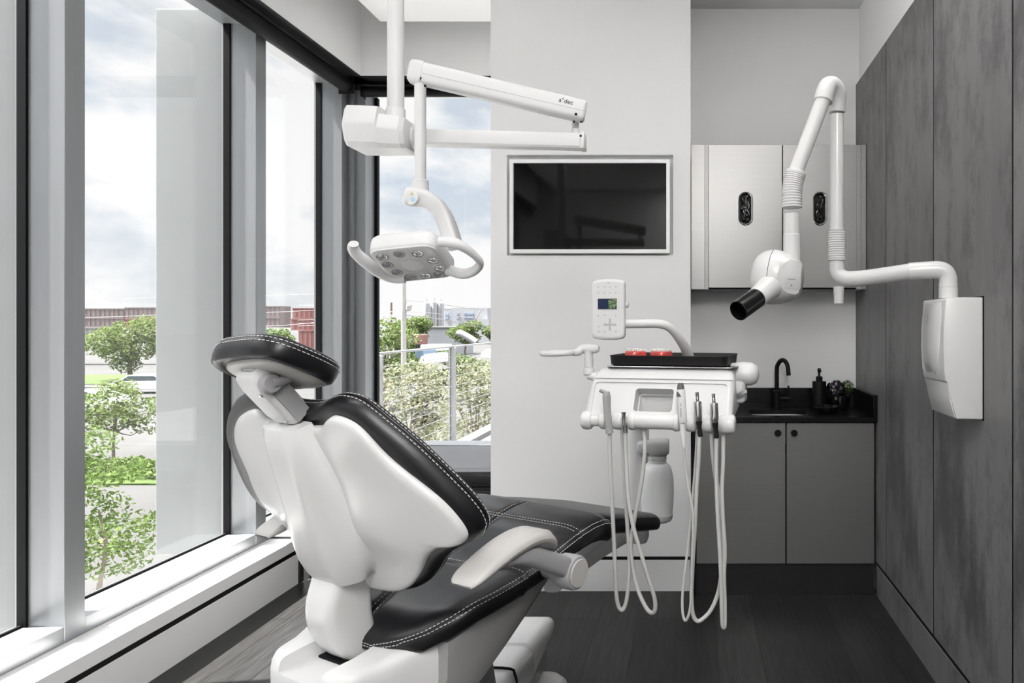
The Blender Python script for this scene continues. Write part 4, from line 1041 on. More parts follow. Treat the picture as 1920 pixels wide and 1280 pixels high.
# lower arm
e0, e1 = V((X_(762), DLY, 1.925)), V((-.332, DLY + .02, 1.9165))
b = B(); q = []
for k, s in ((0, 1), (.985, .97), (.992, .99), (1, .97)):
    p = e0.lerp(e1, k); q.append([p + V((0, y, z)) for y, z in ((-.020 * s, -.0245 * s), (.02 * s, -.0245 * s), (.024 * s, -.018 * s), (.0235 * s, .004 * s), (.018 * s, .0235 * s), (-.018 * s, .0235 * s), (-.0235 * s, .004 * s), (-.024 * s, -.018 * s))])
la_ = b.loft(q).build('lower_arm', 'white2', DLt, 'w', 20)
B().box(e1.x - .012, e1.x + .004, e1.y - .0255, e1.y + .0255, e1.z - .026, e1.z + .0265, .004, 2).build('end_cap', 'white2', la_, 'w')
b = B()
for z in (.012,): b.lathe([(.0035, 0), (.0035, .001), (0, .0015)], (e1.x - .007, e1.y - .0255, e1.z + z), (0, -1, 0), 12)
b.build('screw', 'gasket', la_, 'w')
# knuckle and flex arm
kx = P(1079, 235, DLY + .02)
B().lathe([(.0125, -.03), (.0125, .006), (.0105, .008), (.0105, .04)], (kx.x, DLY + .02, P(1079, 243, DLY).z), (0, 0, 1), 20).build('knuckle_post', 'white2', DLt, 'w', 40)
for px, py in ((1076.5, 228.5), (1090, 228)):
    p = P(px, py, DLY - .012); B().lathe([(.0036, 0), (.0036, .004), (0, .0045)], p, (0, -1, 0), 12).build('knuckle_bolt', 'black', DLt, 'w')
f0, f1 = P(1092, 209, 2.095), P(779, 136, 2.015)
ax = (f1 - f0).normalized(); yv = V((0, 1, 0)); yv = (yv - ax * ax.dot(yv)).normalized(); zv = ax.cross(yv); zv = -zv if zv.z < 0 else zv
fr = lambda p, a, c_, r: [p + yv * x + zv * y for x, y in rrect(a, c_, r, 5)]
L = (f1 - f0).length
b = B().loft([fr(f0 - ax * .010, .020, .026, .010), fr(f0 - ax * .006, .0235, .0315, .014), fr(f0, .0245, .033, .015), fr(f0 + ax * .01, .0245, .033, .015), fr(f0 + ax * (L - .02), .0245, .0325, .015)])
ua = b.build('flex_arm', 'white2', DLt, 'w', 60)
b = B().loft([fr(f1 - ax * .022, .0265, .0345, .014), fr(f1 - ax * .0, .0265, .0345, .014), fr(f1 + ax * .012, .025, .032, .014), fr(f1 + ax * .017, .02, .026, .012)]); b.build('arm_end_cover', 'white2', ua, 'w', 60)
b = B().loft([[p - yv * .0247 + zv * (-.004 + z) - yv * y for z, y in ((-.0006, 0), (.0006, 0), (.0006, .0003), (-.0006, .0003))] for p in (f0 - ax * .004, f0 + ax * (L - .026))]); b.build('arm_seam', 'greyp', ua, 'w', 0)
for k, h in ((.016, -.019), (L - .022, -.019)):
    p = f0 + ax * k - yv * .0247 + zv * h; B().lathe([(.0042, 0), (.0042, .0012), (0, .0018)], p, -yv, 14).build('screw', 'gasket', ua, 'w')
p = f0 + ax * (L - .034) - yv * .010 - zv * .034; B().lathe([(.005, -.004), (.005, .004)], p, -yv, 12).build('screw', 'gasket', ua, 'w')
mm = frame(-ax, zv, f0 + ax * .052 - yv * .0252 + zv * .012); text('a°dec', 'logo_lettering', .019, mm, 'black', ua)
# drop tube and light head
tx, tyy = P(788, 240, 2.015).x, 2.015
zt_, zb_ = P(788, 150, tyy).z, P(786, 338, tyy).z
B().lathe([(.0165, 0), (.0165, zt_ - zb_)], (tx, tyy, zb_), (0, 0, 1), 24).build('drop_tube', 'white2', DLt, 'w')
B().lathe([(.0235, -.034), (.0235, -.002), (.0215, 0), (.0165, .0005)], (tx, tyy, zb_), (0, 0, 1), 28).build('drop_collar', 'white2', DLt, 'w', 40)
b = B(); q = []
for px, py, Y, a, c_, ang in dens(((760, 368, 1.99, .018, .020, -10), (766, 368, 1.99, .024, .0265, -10), (782, 370, 2.0, .0255, .0285, -12), (800, 374, 2.01, .0255, .0255, -22), (818, 386, 2.02, .0265, .0235, -42), (830, 402, 2.03, .029, .022, -58), (840, 425, 2.035, .032, .0215, -70), (847, 448, 2.03, .033, .021, -75), (851, 466, 2.02, .032, .02, -76))):
    p = P(px, py, Y); t_ = V((cos(R_(ang)), .0, sin(R_(ang)))); n_ = V((-t_.z, 0, t_.x)); q.append([p + V((0, 1, 0)) * x + n_ * y for x, y in rrect(a, c_, c_ * .55, 5)])
nk = b.loft(q).build('head_neck', 'white2', DLt, 'w', 60)
b = B().lathe([(.0205, 0), (.0205, .0035), (.018, .0045), (0, .0048)], P(773, 371, 1.974), (-.25, -1, .05), 28); b.build('switch_disc', 'white', nk, 'w')
b = B().lathe([(.007, 0), (.0068, .001), (0, .0012)], P(774, 374, 1.968), (-.25, -1, .05), 16); b.build('blue_indicator', mat('pale_blue_print', (.35, .55, .70), .3), nk, 'w', 0)
b = B().lathe([(.0042, 0), (.004, .001), (0, .0012)], P(772, 363, 1.9685), (-.25, -1, .05), 16); b.build('yellow_indicator', mat('pale_yellow_print', (.55, .50, .28), .3), nk, 'w', 0)
# square lamp head
hc = V((-.785, 1.925, 1.519)); ua_ = V((.157, 0, .016)).normalized(); vb = V((.05, .15, -.066)); vb = (vb - ua_ * ua_.dot(vb)).normalized(); nn = ua_.cross(vb); nn = -nn if nn.z < 0 else nn
sq = lambda k, h: [hc + ua_ * (x * k) + vb * (y * k) + nn * h for x, y in rrect(.0925, .0905, .032, 6)]
lh = B().loft([sq(.55, .0545), sq(.86, .054), sq(.94, .0515), sq(.985, .045), sq(1.0, .036), sq(1.0, .012), sq(.985, .006), sq(.97, .0045), sq(.975, .003), sq(.96, 0)]).build('lamp_head', 'white2', DLt, 'w', 50)
b = B().loft([sq(.90, -.0012), sq(.935, .0002), sq(.94, .001)], True, True, False); b.build('lens_cover', 'lens', lh, 'w', 30)
for i, (x, y) in enumerate(((-.062, -.056), (-.012, -.062), (.036, -.056), (-.066, -.014), (.062, -.014), (-.058, .03), (.064, .03), (-.034, .062), (.010, .064), (.050, .062))):
    p = hc + ua_ * x + vb * y - nn * .0012
    b = B().lathe([(.0155, 0), (.0155, .0016), (.0125, .0022), (.0115, .0008), (.0085, .0003), (.0075, .0016), (.0035, .0022), (0, .0022)], p, -nn, 20); b.build('led_lens', 'chrome_dk' if i % 2 else 'chrome', lh, 'w', 30)
b = B(); p = hc + ua_ * .0 + vb * .0 - nn * .001
b.lathe([(.03, 0), (.03, .0014), (0, .0016)], p, -nn, 28); b.build('centre_plate', 'white2', lh, 'w', 30)
# handles
b = B().tube([P(760, 521, 1.99), P(735, 519, 1.985), P(712, 509, 1.96), P(690, 494, 1.93), P(670, 477, 1.90), P(662, 464, 1.88), P(663, 457, 1.87)], [.012, .0135, .014, .0135, .0125, .0125, .011], 16, 5, 1.3)
b.build('left_handle', 'white2', DLt, 'w')
b = B().tube([P(838, 505, 1.97), P(866, 513, 1.97), P(888, 508, 1.95), P(900, 494, 1.92), P(889, 478, 1.89), P(867, 462, 1.86), P(845, 454, 1.85), P(824, 453, 1.85)], [.012, .0125, .011, .0105, .0105, .0130, .0160, .0135], 16, 5, 1.25)
b.build('right_handle', 'white2', DLt, 'w')

# ================================================================== X-RAY UNIT ON THE RIGHT WALL
XU = thing('x_ray_unit', 'white wall-mounted dental x-ray with folded arm and round tube head', 'x-ray machine', (XP, 2.25, 1.24))
pl = [(.802, 1.431), (.796, 1.34), (.7955, 1.27), (.799, 1.20), (.803, 1.168), (.812, 1.168), (.822, 1.11), (.836, 1.052), (.921, 1.050), (.921, 1.436), (.83, 1.436)]
wb = B().prism(pl, lambda p: V((p[0], 2.153, p[1])), lambda p: V((p[0], 2.36, p[1])), .006, 3).build('wall_box', 'white', XU, 'w', 50)
B().box(.9214, .9219, 2.149, 2.364, 1.046, 1.440).build('wall_gasket', 'gasket', wb, 'w', 0)
b = B(); q = []                                              # raised tongue on the front cover
for z, x, y0, y1 in ((1.420, .801, 2.185, 2.335), (1.40, .797, 2.180, 2.338), (1.34, .7915, 2.180, 2.338), (1.27, .7908, 2.188, 2.336), (1.22, .793, 2.205, 2.330), (1.195, .7965, 2.225, 2.32), (1.185, .7995, 2.245, 2.305)):
    q.append([V((x + a, (y0 + y1) / 2 + c_ * (y1 - y0) / 2, z)) for a, c_ in ((.012, -1), (.003, -1), (0, -.95), (0, .95), (.003, 1), (.012, 1))])
b.loft(q).build('front_cover', 'white', wb, 'w', 50)
b = B().prism([(.8015, 1.166), (.8115, 1.11), (.8255, 1.056), (.829, 1.056), (.816, 1.11), (.806, 1.166)], lambda p: V((p[0] + .006, 2.158, p[1])), lambda p: V((p[0] + .006, 2.355, p[1])), .0012, 1); b.build('lower_cover', 'white', wb, 'w', 40)
b = B(); fx = frame((0, -1, 0), (0, 0, 1), (.8305, 2.178, 1.072)); b.lathe([(.0065, -.002), (.006, .0012), (0, .0014)], fx.translation, (-1, 0, -.25), 20); b.build('round_badge', 'bluev', wb, 'w')
b = B()
for y0, y1, z0, z1 in ((2.300, 2.303, 1.364, 1.381), (2.288, 2.296, 1.374, 1.378), (2.288, 2.296, 1.366, 1.370), (2.286, 2.304, 1.354, 1.357)): b.box(.7905, .7917, y0, y1, z0, z1)
b.build('faint_emblem', 'pale_print', wb, 'w', 0)
pr = .0275
st = V((.847, 2.25, 1.436))
B().lathe([(.0305, 0), (.0305, .036), (.029, .037), (pr + .0025, .0375), (pr + .0025, .05)], st, (0, 0, 1), 32).build('mount_socket', 'white', XU, 'w', 40)
b = B().tube([st + V((0, 0, .048)), st + V((0, .0, .066)), st + V((-.010, .001, .086)), st + V((-.032, .006, .0945)), st + V((-.06, .013, .094)), st + V((-.12, .03, .091))], pr + .0015, 24, 6); b.build('mount_elbow', 'white', XU, 'w', 50)
va = V((P(1569, 400, 2.42).x, 2.42, 0)); vz = P(1569, 524, 2.42).z
b = B().tube([st + V((-.11, .0275, .0915)), va.lerp(st, .35) + V((0, 0, vz + .006)) * 1 - V((0, 0, st.z * .35)), V((va.x + .055, va.y - .03, vz + .001)), V((va.x + .025, va.y - .012, vz + .004)), V((va.x + .004, va.y - .001, vz + .022)), V((va.x, va.y, vz + .05)), V((va.x, va.y, vz + .09))], [pr, pr, pr, pr, pr * .97, .0262, .026], 24, 6)
b.build('horizontal_arm', 'white', XU, 'w', 50)
B().lathe([(.0165, 0), (.0185, .052), (.0195, .06)], (va.x + .006, va.y - .004, P(1571, 569, 2.42).z), (0, 0, 1), 24).build('cable_boot', 'white2', XU, 'w')
def bellows(p0, p1, r0, r1, n, amp=.0022):
    pr_ = []; L_ = (V(p1) - V(p0)).length
    for i in range(n * 2 + 1):
        k = i / (n * 2); r = r0 + (r1 - r0) * k; pr_ += [(r - (amp if i % 2 else 0), k * L_)]
    return B().lathe(pr_, p0, V(p1) - V(p0), 28)
bz0, bz1 = P(1569, 488, 2.42).z, P(1569, 432, 2.42).z
bellows((va.x, va.y, bz0), (va.x, va.y, bz1), .0318, .0318, 13).build('bellows', 'white2', XU, 'w', 20)
tz = P(1569, 215, 2.42).z
B().lathe([(.0245, 0), (.0245, tz - bz1 + .02)], (va.x, va.y, bz1 - .02), (0, 0, 1), 28).build('upright_tube', 'white', XU, 'w')
B().lathe([(.026, 0), (.0285, .001), (.0285, .014), (.0275, .016)], (va.x, va.y, P(1569, 211, 2.42).z), (0, 0, 1), 28).build('upright_collar', 'white', XU, 'w', 40)
g = [V((va.x + .001, va.y, P(1570, 210, 2.42).z)), P(1571, 190, 2.415), P(1571, 174, 2.405), P(1563, 161, 2.39), P(1553, 161, 2.375), P(1547, 174, 2.365), P(1543, 190, 2.36)]
B().tube(g, [.0285, .0285, .0290, .0295, .031, .0325, .0325], 28, 6).build('top_elbow', 'white2', XU, 'w', 50)
g0, g1 = P(1546, 180, 2.362), P(1488.5, 332, 2.32)
B().tube([g0, g1], [.0262, .0262], 28).build('slanted_arm', 'white', XU, 'w')
bp_ = [P(1493, 322, 2.322), P(1489, 335, 2.32), P(1486, 350, 2.318), P(1484.8, 368, 2.316), P(1484.8, 389, 2.315)]
qq = crom(bp_, 8); b = B(); 
b.tube(qq, [(.0352 if i % 2 == 0 or i < 4 else .0330) * (.93 if i == 0 else 1) for i in range(len(qq))], 28)
b.build('elbow_bellows', 'white2', XU, 'w', 15)
nz1 = P(1484.5, 470, 2.31).z; nx_ = P(1484.5, 430, 2.31)
b = B().lathe([(.0290, 0), (.0290, P(0, 424, 2.31).z - nz1), (.0282, P(0, 423.6, 2.31).z - nz1), (.0272, P(0, 423, 2.31).z - nz1), (.0272, P(0, 384, 2.31).z - nz1)], (nx_.x, 2.31, nz1 - .03), (0, 0, 1), 28); b.build('neck_tube', 'white', XU, 'w', 40)
# tube head: a capped drum along an axis that points left and towards the camera
hc_ = P(1459, 520, 2.30); ha = V((-.93, .33, .10)).normalized()
R0 = .0925
b = B().lathe([(0, -.080), (.050, -.0785), (.062, -.070), (.078, -.045), (.0885, -.015), (R0, .012), (R0 + .0003, .0165)], hc_, ha, 48)
rh = b.build('tube_head_rear', 'white', XU, 'w', 50)
b = B().lathe([(R0 + .0003, .0185), (R0 - .001, .03), (.086, .050), (.074, .068), (.055, .082), (.03, .090), (0, .092)], hc_, ha, 48)
fh = b.build('tube_head_front', 'white', XU, 'w', 60)
B().lathe([(R0 - .003, .0155), (R0 - .003, .0195)], hc_, ha, 48).build('head_seam', 'gasket', rh, 'w')
fn = V((.50, -.865, -.03)).normalized()
cut = B(); cm = frame(V((fn.y, -fn.x, 0)), V((0, 0, 1)), (0, 0, 0)); cz = V((fn.y, -fn.x, 0)).normalized()
up_ = fn.cross(cz)
c0 = hc_ + fn * .0715
cut.loft([[c0 + fn * h + cz * x + up_ * y for x, y in rrect(.2, .2, .01, 2)] for h in (0, .15)])
wi = wm(XU).inverted(); cut.bm.transform(wi); carve(rh, [cut])
b = B(); b.loft([[c0 + fn * h + cz * (x + (.006 if cz.x > 0 else -.006)) + up_ * (y + (-.016 if up_.z > 0 else .016)) for x, y in rrect(a, c_, .012, 5)] for h, a, c_ in ((-.003, .034, .026), (.0005, .034, .026), (.0015, .032, .024))]); b.build('control_panel', 'white', rh, 'w', 40)
tm = Mx((-cz if cz.x < 0 else cz, up_ if up_.z > 0 else -up_, fn)).transposed().to_4x4(); tm.translation = c0 + fn * .0016 + (V((0, 0, 1))) * -.008
B().loft([[tm @ V((x, y, z)) for y, z in ((-.0012, 0), (.0012, 0), (.0012, .0004), (-.0012, .0004))] for x in (-.017, .015)]).build('faint_print', 'greyp', rh, 'w', 0)
b = B().lathe([(.0022, 0), (.0018, .001), (0, .0012)], c0 + fn * .0004 - V((0, 0, .028)), fn, 12); b.build('indicator_light', 'gasket', rh, 'w')
k0, k1, k2 = P(1440, 540, 2.235), P(1420, 558, 2.19), P(1384, 583, 2.12)
kd = (k2 - k1).normalized()
b = B().tube([k0 - kd * .03, k0, k0.lerp(k1, .6), k1 + kd * .004], [.043, .040, .036, .0345], 32); b.build('cone_neck', 'white', XU, 'w', 50)
L_ = (k2 - k1).length
b = B().lathe([(.030, 0), (.0325, .001), (.0325, L_ - .001), (.0315, L_), (.0295, L_), (.0295, .02), (0, .02)], k1, kd, 36); b.build('collimator_tube', 'blk_gloss', XU, 'w', 40)
b = B().lathe([(.0285, .0), (.0285, .001), (0, .0012)], k1 + kd * .0225, kd, 28); b.build('tube_window', 'greyp', XU, 'w')

# ================================================================== OUTSIDE
import numpy as np
GZ = -4.2
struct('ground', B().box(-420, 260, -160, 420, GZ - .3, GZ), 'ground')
struct('bounce_slab', B().box(-11.2, -2.36, -30, 30, GZ, GZ + .03), 'bounce_pale')  # unseen pale slab added to bounce sunlight up to the ceiling
struct('terrace_slab', B().box(-2.66, 3.5, 4.66, 12.5, -.30, -.02).box(-2.66, -2.50, 4.66, 12.5, -.02, .03), 'curb')
struct('building_base', B().box(-2.36, 6, YR, 4.66, GZ, -.081), 'fin')


def leaves(center_list, n, size, seed, flat=.6):
    """one mesh builder full of small leaf quads spread through blobs (cx,cy,cz,rx,ry,rz)"""
    rng = np.random.default_rng(seed); b = B(); w = np.array([c[3] * c[4] * c[5] for c in center_list]) ** .7; w /= w.sum()
    idx = rng.choice(len(center_list), n, p=w)
    for i in idx:
        c = center_list[i]; d = rng.normal(size=3); d /= np.linalg.norm(d); r = rng.uniform(.35, 1.0) ** .6
        p = V((c[0] + d[0] * c[3] * r, c[1] + d[1] * c[4] * r, c[2] + d[2] * c[5] * r))
        x = V(rng.normal(size=3)); x.z *= flat; x.normalize(); y = x.cross(V(rng.normal(size=3))).normalized()
        s = size * rng.uniform(.6, 1.3)
        b.bm.faces.new([b.bm.verts.new(p + e * s) for e in (-x, y * .45 - x * .1, x, -y * .45 + x * .1)])
    return b


def tree(name, label, base, height, blobs, n, size, seed, leaf, trunk_r=.12, group=None, cat='tree', branches=True):
    base = V(base); t_ = thing(name, label, cat, base, 0, group); rng = random.Random(seed)
    b = leaves(blobs, n, size, seed); b.build('foliage', leaf, t_, smooth=0)
    b = B(); top = V((0, 0, height * .62)); b.tube([V((0, 0, 0)), V((rng.uniform(-.1, .1), 0, height * .25)), V((rng.uniform(-.15, .15), rng.uniform(-.15, .15), height * .45)), top], [trunk_r, trunk_r * .8, trunk_r * .6, trunk_r * .3], 8, 3)
    if branches:
        for c in blobs:
            b.tube([V((0, 0, height * rng.uniform(.2, .42))), V((c[0] * .5, c[1] * .5, c[2] * .75)), V((c[0], c[1], c[2]))], [trunk_r * .45, trunk_r * .3, trunk_r * .1], 6, 2)
    b.build('trunk', 'bark', t_); return t_


def crown(rx, ry, rz, z, n, seed, rr=.45):
    r = random.Random(seed); o = []
    for k in range(n):
        a = r.uniform(0, 6.283); q = sqrt(r.random()) * .75; h = r.uniform(-.6, .6); s = r.uniform(.75, 1.2) * rr
        o.append((cos(a) * q * rx, sin(a) * q * ry, z + h * rz, rx * s, ry * s, rz * s))
    return o


def gp(px, Y): v = P(px, 700, Y); return V((v.x, Y, GZ))
def hz(py, Y): return P(0, py, Y).z - GZ                       # height above ground that reaches image row py


# -- near tree whose top shows low in the left window
g_ = gp(185, 11.5)
tree('near_tree', 'leafy green tree close to the building, low in the left window', g_, 3.9,
     [(-1.2, .3, 3.3, .9, .9, .45), (-.2, .1, 3.0, .8, .7, .28), (.38, .0, 3.05, .55, .5, .16), (-.5, 0, 2.45, .9, .8, .3), (.35, 0, 2.05, .75, .7, .35), (-.8, .2, 1.75, 1.0, .9, .4), (.1, .1, 1.55, .7, .7, .25), (.85, .0, 2.2, .35, .4, .16), (-1.9, .4, 2.6, 1.1, 1, .8), (-3, .5, 2.6, 1.2, 1, .9), (-.3, .1, 3.55, .5, .5, .3)], 7500, .05, 11, 'leaf_b', .05, branches=False)
# -- young tree in the middle of the left window
g_ = gp(213, 27)
tree('young_tree', 'thin pale green tree by the road, in the middle of the left window', g_, hz(690, 27),
     [(0, 0, 2.5, 1.0, 1.0, .8), (-.9, .2, 2.2, 1.0, .9, .6), (.9, 0, 2.1, .9, .9, .6), (.2, 0, 3.0, .7, .7, .4), (-1.4, 0, 1.6, .8, .7, .35), (1.2, .2, 1.5, .8, .7, .35), (.1, 0, 1.7, .8, .8, .35), (2.1, .3, 2.4, .9, .8, .7), (-2.2, .2, 2.2, .9, .8, .5)], 3300, .085, 12, 'leaf_a', .06)
# -- clipped hedge strip with lawn
c = gp(225, 24.5)
o = B().box(-3.2, 3.4, -1.0, .9, 0, .06).build('lawn_strip', 'grass', None, smooth=0); o.location = c; prop(o, 'narrow strip of lawn under the low hedge in the left window', 'lawn')
hb = [(x * .55 - 3, random.Random(x).uniform(-.3, .4), .42, .5, .45, .3) for x in range(12)]
t = thing('hedge', 'low green hedge on the lawn strip below the young tree', 'hedge', c + V((0, 0, .06)))
leaves(hb, 2600, .075, 13).build('foliage', 'leaf_b', t, smooth=0)
# -- big bushy tree left, car, kerbs
g_ = gp(245, 66) + V((0, 0, .052))
tree('broad_tree', 'broad bushy tree in front of the containers, left window', g_, 6.6,
     [(0, 0, 4.6, 2.3, 2, 1.3), (2.2, 0, 4.9, 2.0, 2, 1.2), (-2.2, 0, 4.0, 1.9, 2, 1.2), (-3.6, .5, 3.4, 1.7, 1.6, 1.0), (1, 0, 3.2, 2.2, 1.8, 1.2), (-1.0, 0, 2.6, 1.8, 1.6, 1.0), (3.2, 0, 3.4, 1.6, 1.6, 1.2), (1.6, 0, 5.7, 1.5, 1.4, .7), (-.2, -.3, 1.6, 1.4, 1.2, .8)], 5200, .17, 14, 'leaf_a', .22)
struct('kerb_strip', B().box(-140, -20, 58.6, 59.2, GZ, GZ + .16), 'curb')
o = B().box(-100, -36, 62.5, 74, GZ, GZ + .05).build('far_lawn', 'grass', None, smooth=0); prop(o, 'strip of grass behind the road under the broad tree', 'lawn')


def car(name, label, loc, rz, L_=4.6, W_=1.8, paint='carw', van=0.):
    t_ = thing(name, label, 'car', loc, rz, 'white cars outside')
    hl_ = L_ / 2; pr_ = [(-hl_, .35), (-hl_, .75), (-hl_ + .1, .92), (-hl_ + .9 - van, 1.0), (-hl_ + 1.55 - van, 1.5 + van * .3), (hl_ - 1.5 + van, 1.52 + van * .3), (hl_ - .5 + van * .4, 1.02 + van * .6), (hl_ - .05, .95), (hl_, .7), (hl_, .35)]
    B().prism(pr_, lambda p: V((p[0], -W_ / 2, p[1])), lambda p: V((p[0], W_ / 2, p[1])), .07, 2).build('car_body', paint, t_, smooth=40)
    for s in (-1, 1):
        B().prism([(-hl_ + 1.05 - van, 1.03), (-hl_ + 1.62 - van, 1.43 + van * .2), (hl_ - 1.55 + van, 1.44 + van * .2), (hl_ - .75 + van * .4, 1.05)], lambda p: V((p[0], s * (W_ / 2 + .004), p[1])), lambda p: V((p[0], s * (W_ / 2 - .02), p[1]))).build('side_window', 'carg', t_, smooth=0)
    b_ = B().prism([(-.75, 0), (.75, 0), (.65, .55), (-.65, .55)], lambda p: V((-hl_ + .95 - van + p[1] * 1.15, p[0], 1.03 + p[1] * .83)), lambda p: V((-hl_ + .97 - van + p[1] * 1.15, p[0], 1.01 + p[1] * .83))); b_.build('windscreen', 'carg', t_, smooth=0)
    for x in (-hl_ + .85, hl_ - .85):
        for s in (-1, 1):
            B().lathe([(.33, 0), (.33, .2), (.2, .21)], (x, s * (W_ / 2 - .19), .33), (0, s, 0), 20).build('wheel', 'tyre', t_)
    return t_


car('parked_car', 'white van-shaped car beside the broad tree in the left window', gp(278, 55), .1, 5.0, 1.9)
car('parked_car', 'white saloon car at the left pane edge beside the young tree', gp(160, 42), .15, 4.4, 1.8)
# -- freight containers behind the trees
def container(label, px0, px1, y0, y1, Y, m, rib=.28):
    a, c_ = P(px0, y0, Y), P(px1, y1, Y); t_ = thing('freight_container', label, 'container', ((a.x + c_.x) / 2, Y, c_.z), 0, 'freight containers in the distance')
    b_ = B().box(a.x, c_.x, Y, Y + 2.4, c_.z, a.z)
    n_ = max(2, int((c_.x - a.x) / .6))
    for k in range(n_):
        x = a.x + (k + .5) * (c_.x - a.x) / n_; b_.box(x - .13, x + .13, Y - .06, Y, c_.z + .15, a.z - .15)
    b_.build('container_body', m, t_, 'w', 0)
    b_ = B().box(a.x, c_.x, Y - .09, Y - .001, a.z - .14, a.z).box(a.x, c_.x, Y - .09, Y - .001, c_.z, c_.z + .14); b_.build('frame_rail', m, t_, 'w', 0)
YC = 92.
container('grey brown container at the left, upper of two beside the broad tree', 120, 233, 578, 595.5, YC, 'maroon')
container('brown container below the grey brown one at the left', 120, 233, 595.7, 613, YC, 'maroon')
container('tall brown red container just right of the left pair, behind the broad tree', 234.5, 330, 576, 597, YC, 'maroon')
container('brown container under the tall brown red one behind the broad tree', 234.5, 330, 597.2, 616, YC, 'red')
container('brown container left of the gap, seen above the headrest', 440, 525.5, 573.5, 595, YC, 'maroon')
container('lower brown container left of the gap, behind the round tree', 440, 525.5, 595.2, 614, YC, 'maroon')
container('red and grey container on top of the stack above the headrest', 548.5, 640, 577, 597, YC - 4, 'red')
container('red container in the middle of the stack above the headrest', 546, 640, 597.3, 619, YC - 4, 'red')
container('red container at the bottom of the stack above the headrest', 560, 640, 619.3, 655, YC - 4, 'red')
container('grey steel container in the row below the broad tree crown', 60, 200, 613.6, 640, YC, 'greym')
g_ = gp(522, 60)
tree('round_tree', 'bright green round tree left of the red containers, above the headrest', g_, 5.6, [(0, 0, 3.9, 1.5, 1.4, 1.0), (-1, 0, 4.3, 1.3, 1.2, .9), (.9, 0, 3.3, 1.0, 1, .8), (-.6, 0, 2.9, 1.4, 1.3, .9), (-1.9, 0, 3.8, 1.2, 1.2, 1), (.2, 0, 4.8, .8, .8, .4)], 3200, .15, 21, 'leaf_b', .18)
g_ = gp(556, 24)
tree('shrub', 'small pale shrub by the road seen under the headrest', g_, 2.2, [(0, 0, 1.3, .55, .5, .5), (-.3, 0, 1.8, .4, .4, .35), (.15, .1, .8, .4, .4, .4)], 900, .07, 22, 'leaf_a', .05, cat='shrub')

# -- railing of the terrace outside the end window
RX = -2.585
t = thing('cable_railing', 'steel railing with horizontal cables outside the end window', 'railing', (RX, 7., .0))
b = B().box(RX - .022, RX + .022, 4.75, 12.4, 1.098, 1.116, .004, 1); b.build('top_rail', 'rail', t, 'w', 0)
for y in (5.58, 7.37, 9.2, 11.0):
    po = B().box(RX - .022, RX + .045, y - .006, y + .006, .031, 1.098, .002, 1).box(RX - .022, RX - .012, y - .03, y + .03, .031, 1.098).build('railing_post', 'rail', t, 'w', 0)
    b = B()
    for k in range(9): b.lathe([(.007, 0), (.006, .006), (0, .008)], (RX + .030, y - .006, .16 + k * .104), (0, -1, 0), 10)
    b.build('cable_stud', 'greyp', po, 'w')
for k in range(9): B().tube([(RX + .012, 4.75, .16 + k * .104), (RX + .012, 12.4, .16 + k * .104)], .0028, 6).build('cable', 'rail', t, 'w')
# end post turned towards the room, with cable tensioners
po = B().box(RX - .01, RX + .10, 5.50, 5.512, .031, 1.098, .002, 1).build('railing_post', 'rail', t, 'w', 0)
b = B()
for k in range(9):
    b.tube([(RX + .02, 5.495, .19 + k * .104), (RX + .05, 5.46, .135 + k * .104)], .006, 8); b.lathe([(.011, 0), (.009, .008), (0, .01)], (RX + .022, 5.495, .195 + k * .104), (0, -1, 0), 10)
b.build('cable_tensioner', 'rail', po, 'w')

# -- trees and town behind the railing
for px, Y, lb, sd in ((772, 19, 'pale leafy tree behind the railing, left of the middle post', 31), (893, 20.5, 'pale leafy tree behind the railing, right of the middle post', 32)):
    g_ = gp(px, Y); hh_ = hz(668, Y)
    bl = [(x * .62, y * .6, hh_ * z, r, r, r * .8) for x, y, z, r in ((0, 0, .80, .75), (-1.0, .2, .70, .7), (1.0, 0, .72, .7), (.2, .3, .9, .55), (-.6, 0, .88, .55), (-1.3, 0, .5, .6), (1.2, .2, .52, .65), (0, .2, .55, .7), (.5, 0, .38, .45), (-.5, 0, .36, .45), (.9, .1, .88, .5), (-1.5, .2, .82, .45))]
    tree('roadside_tree', lb, g_, hh_, bl, 4000, .062, sd, 'leaf_c', .07)
g_ = gp(722, 44)
tree('dark_tree', 'green tree at the left of the end window beside the concrete pole', g_, hz(597, 44), [(0, 0, 5.0, 1.6, 1.5, 1.0), (-1.5, 0, 4.6, 1.4, 1.3, 1.0), (1.1, 0, 4.6, 1.2, 1.2, .9), (.2, 0, 3.7, 1.7, 1.5, 1.0), (-1.0, 0, 3.3, 1.2, 1.2, .9), (-2.8, 0, 4.8, 1.4, 1.3, 1.1)], 3600, .13, 33, 'leaf_a', .16)
g_ = gp(777, 80)
tree('dark_tree', 'green tree between the concrete pole and the white silos', g_, hz(588, 80), [(0, 0, 5.4, 1.6, 1.5, 1.0), (-1.2, 0, 5.2, 1.3, 1.3, .9), (1.1, 0, 5.6, 1.1, 1.1, 1.0), (0, 0, 4.2, 1.7, 1.5, .9)], 2000, .2, 34, 'leaf_a', .2)
c = gp(800, 62)
t = thing('hedge', 'long rounded mound of green hedge below the white shed', 'hedge', c)
mound = [(x * .62 - 4.2, random.Random(x + 50).uniform(-.6, .6), 1.3 + 1.5 * max(0, 1 - abs(x - 8) / 8.5), .95, .9, .75) for x in range(16)] + [(x * .62 - 4.2, 0, .8, 1, .9, .8) for x in range(16)]
leaves(mound, 5200, .15, 35).build('foliage', 'leaf_b', t, smooth=0)
g_ = gp(872, 100)
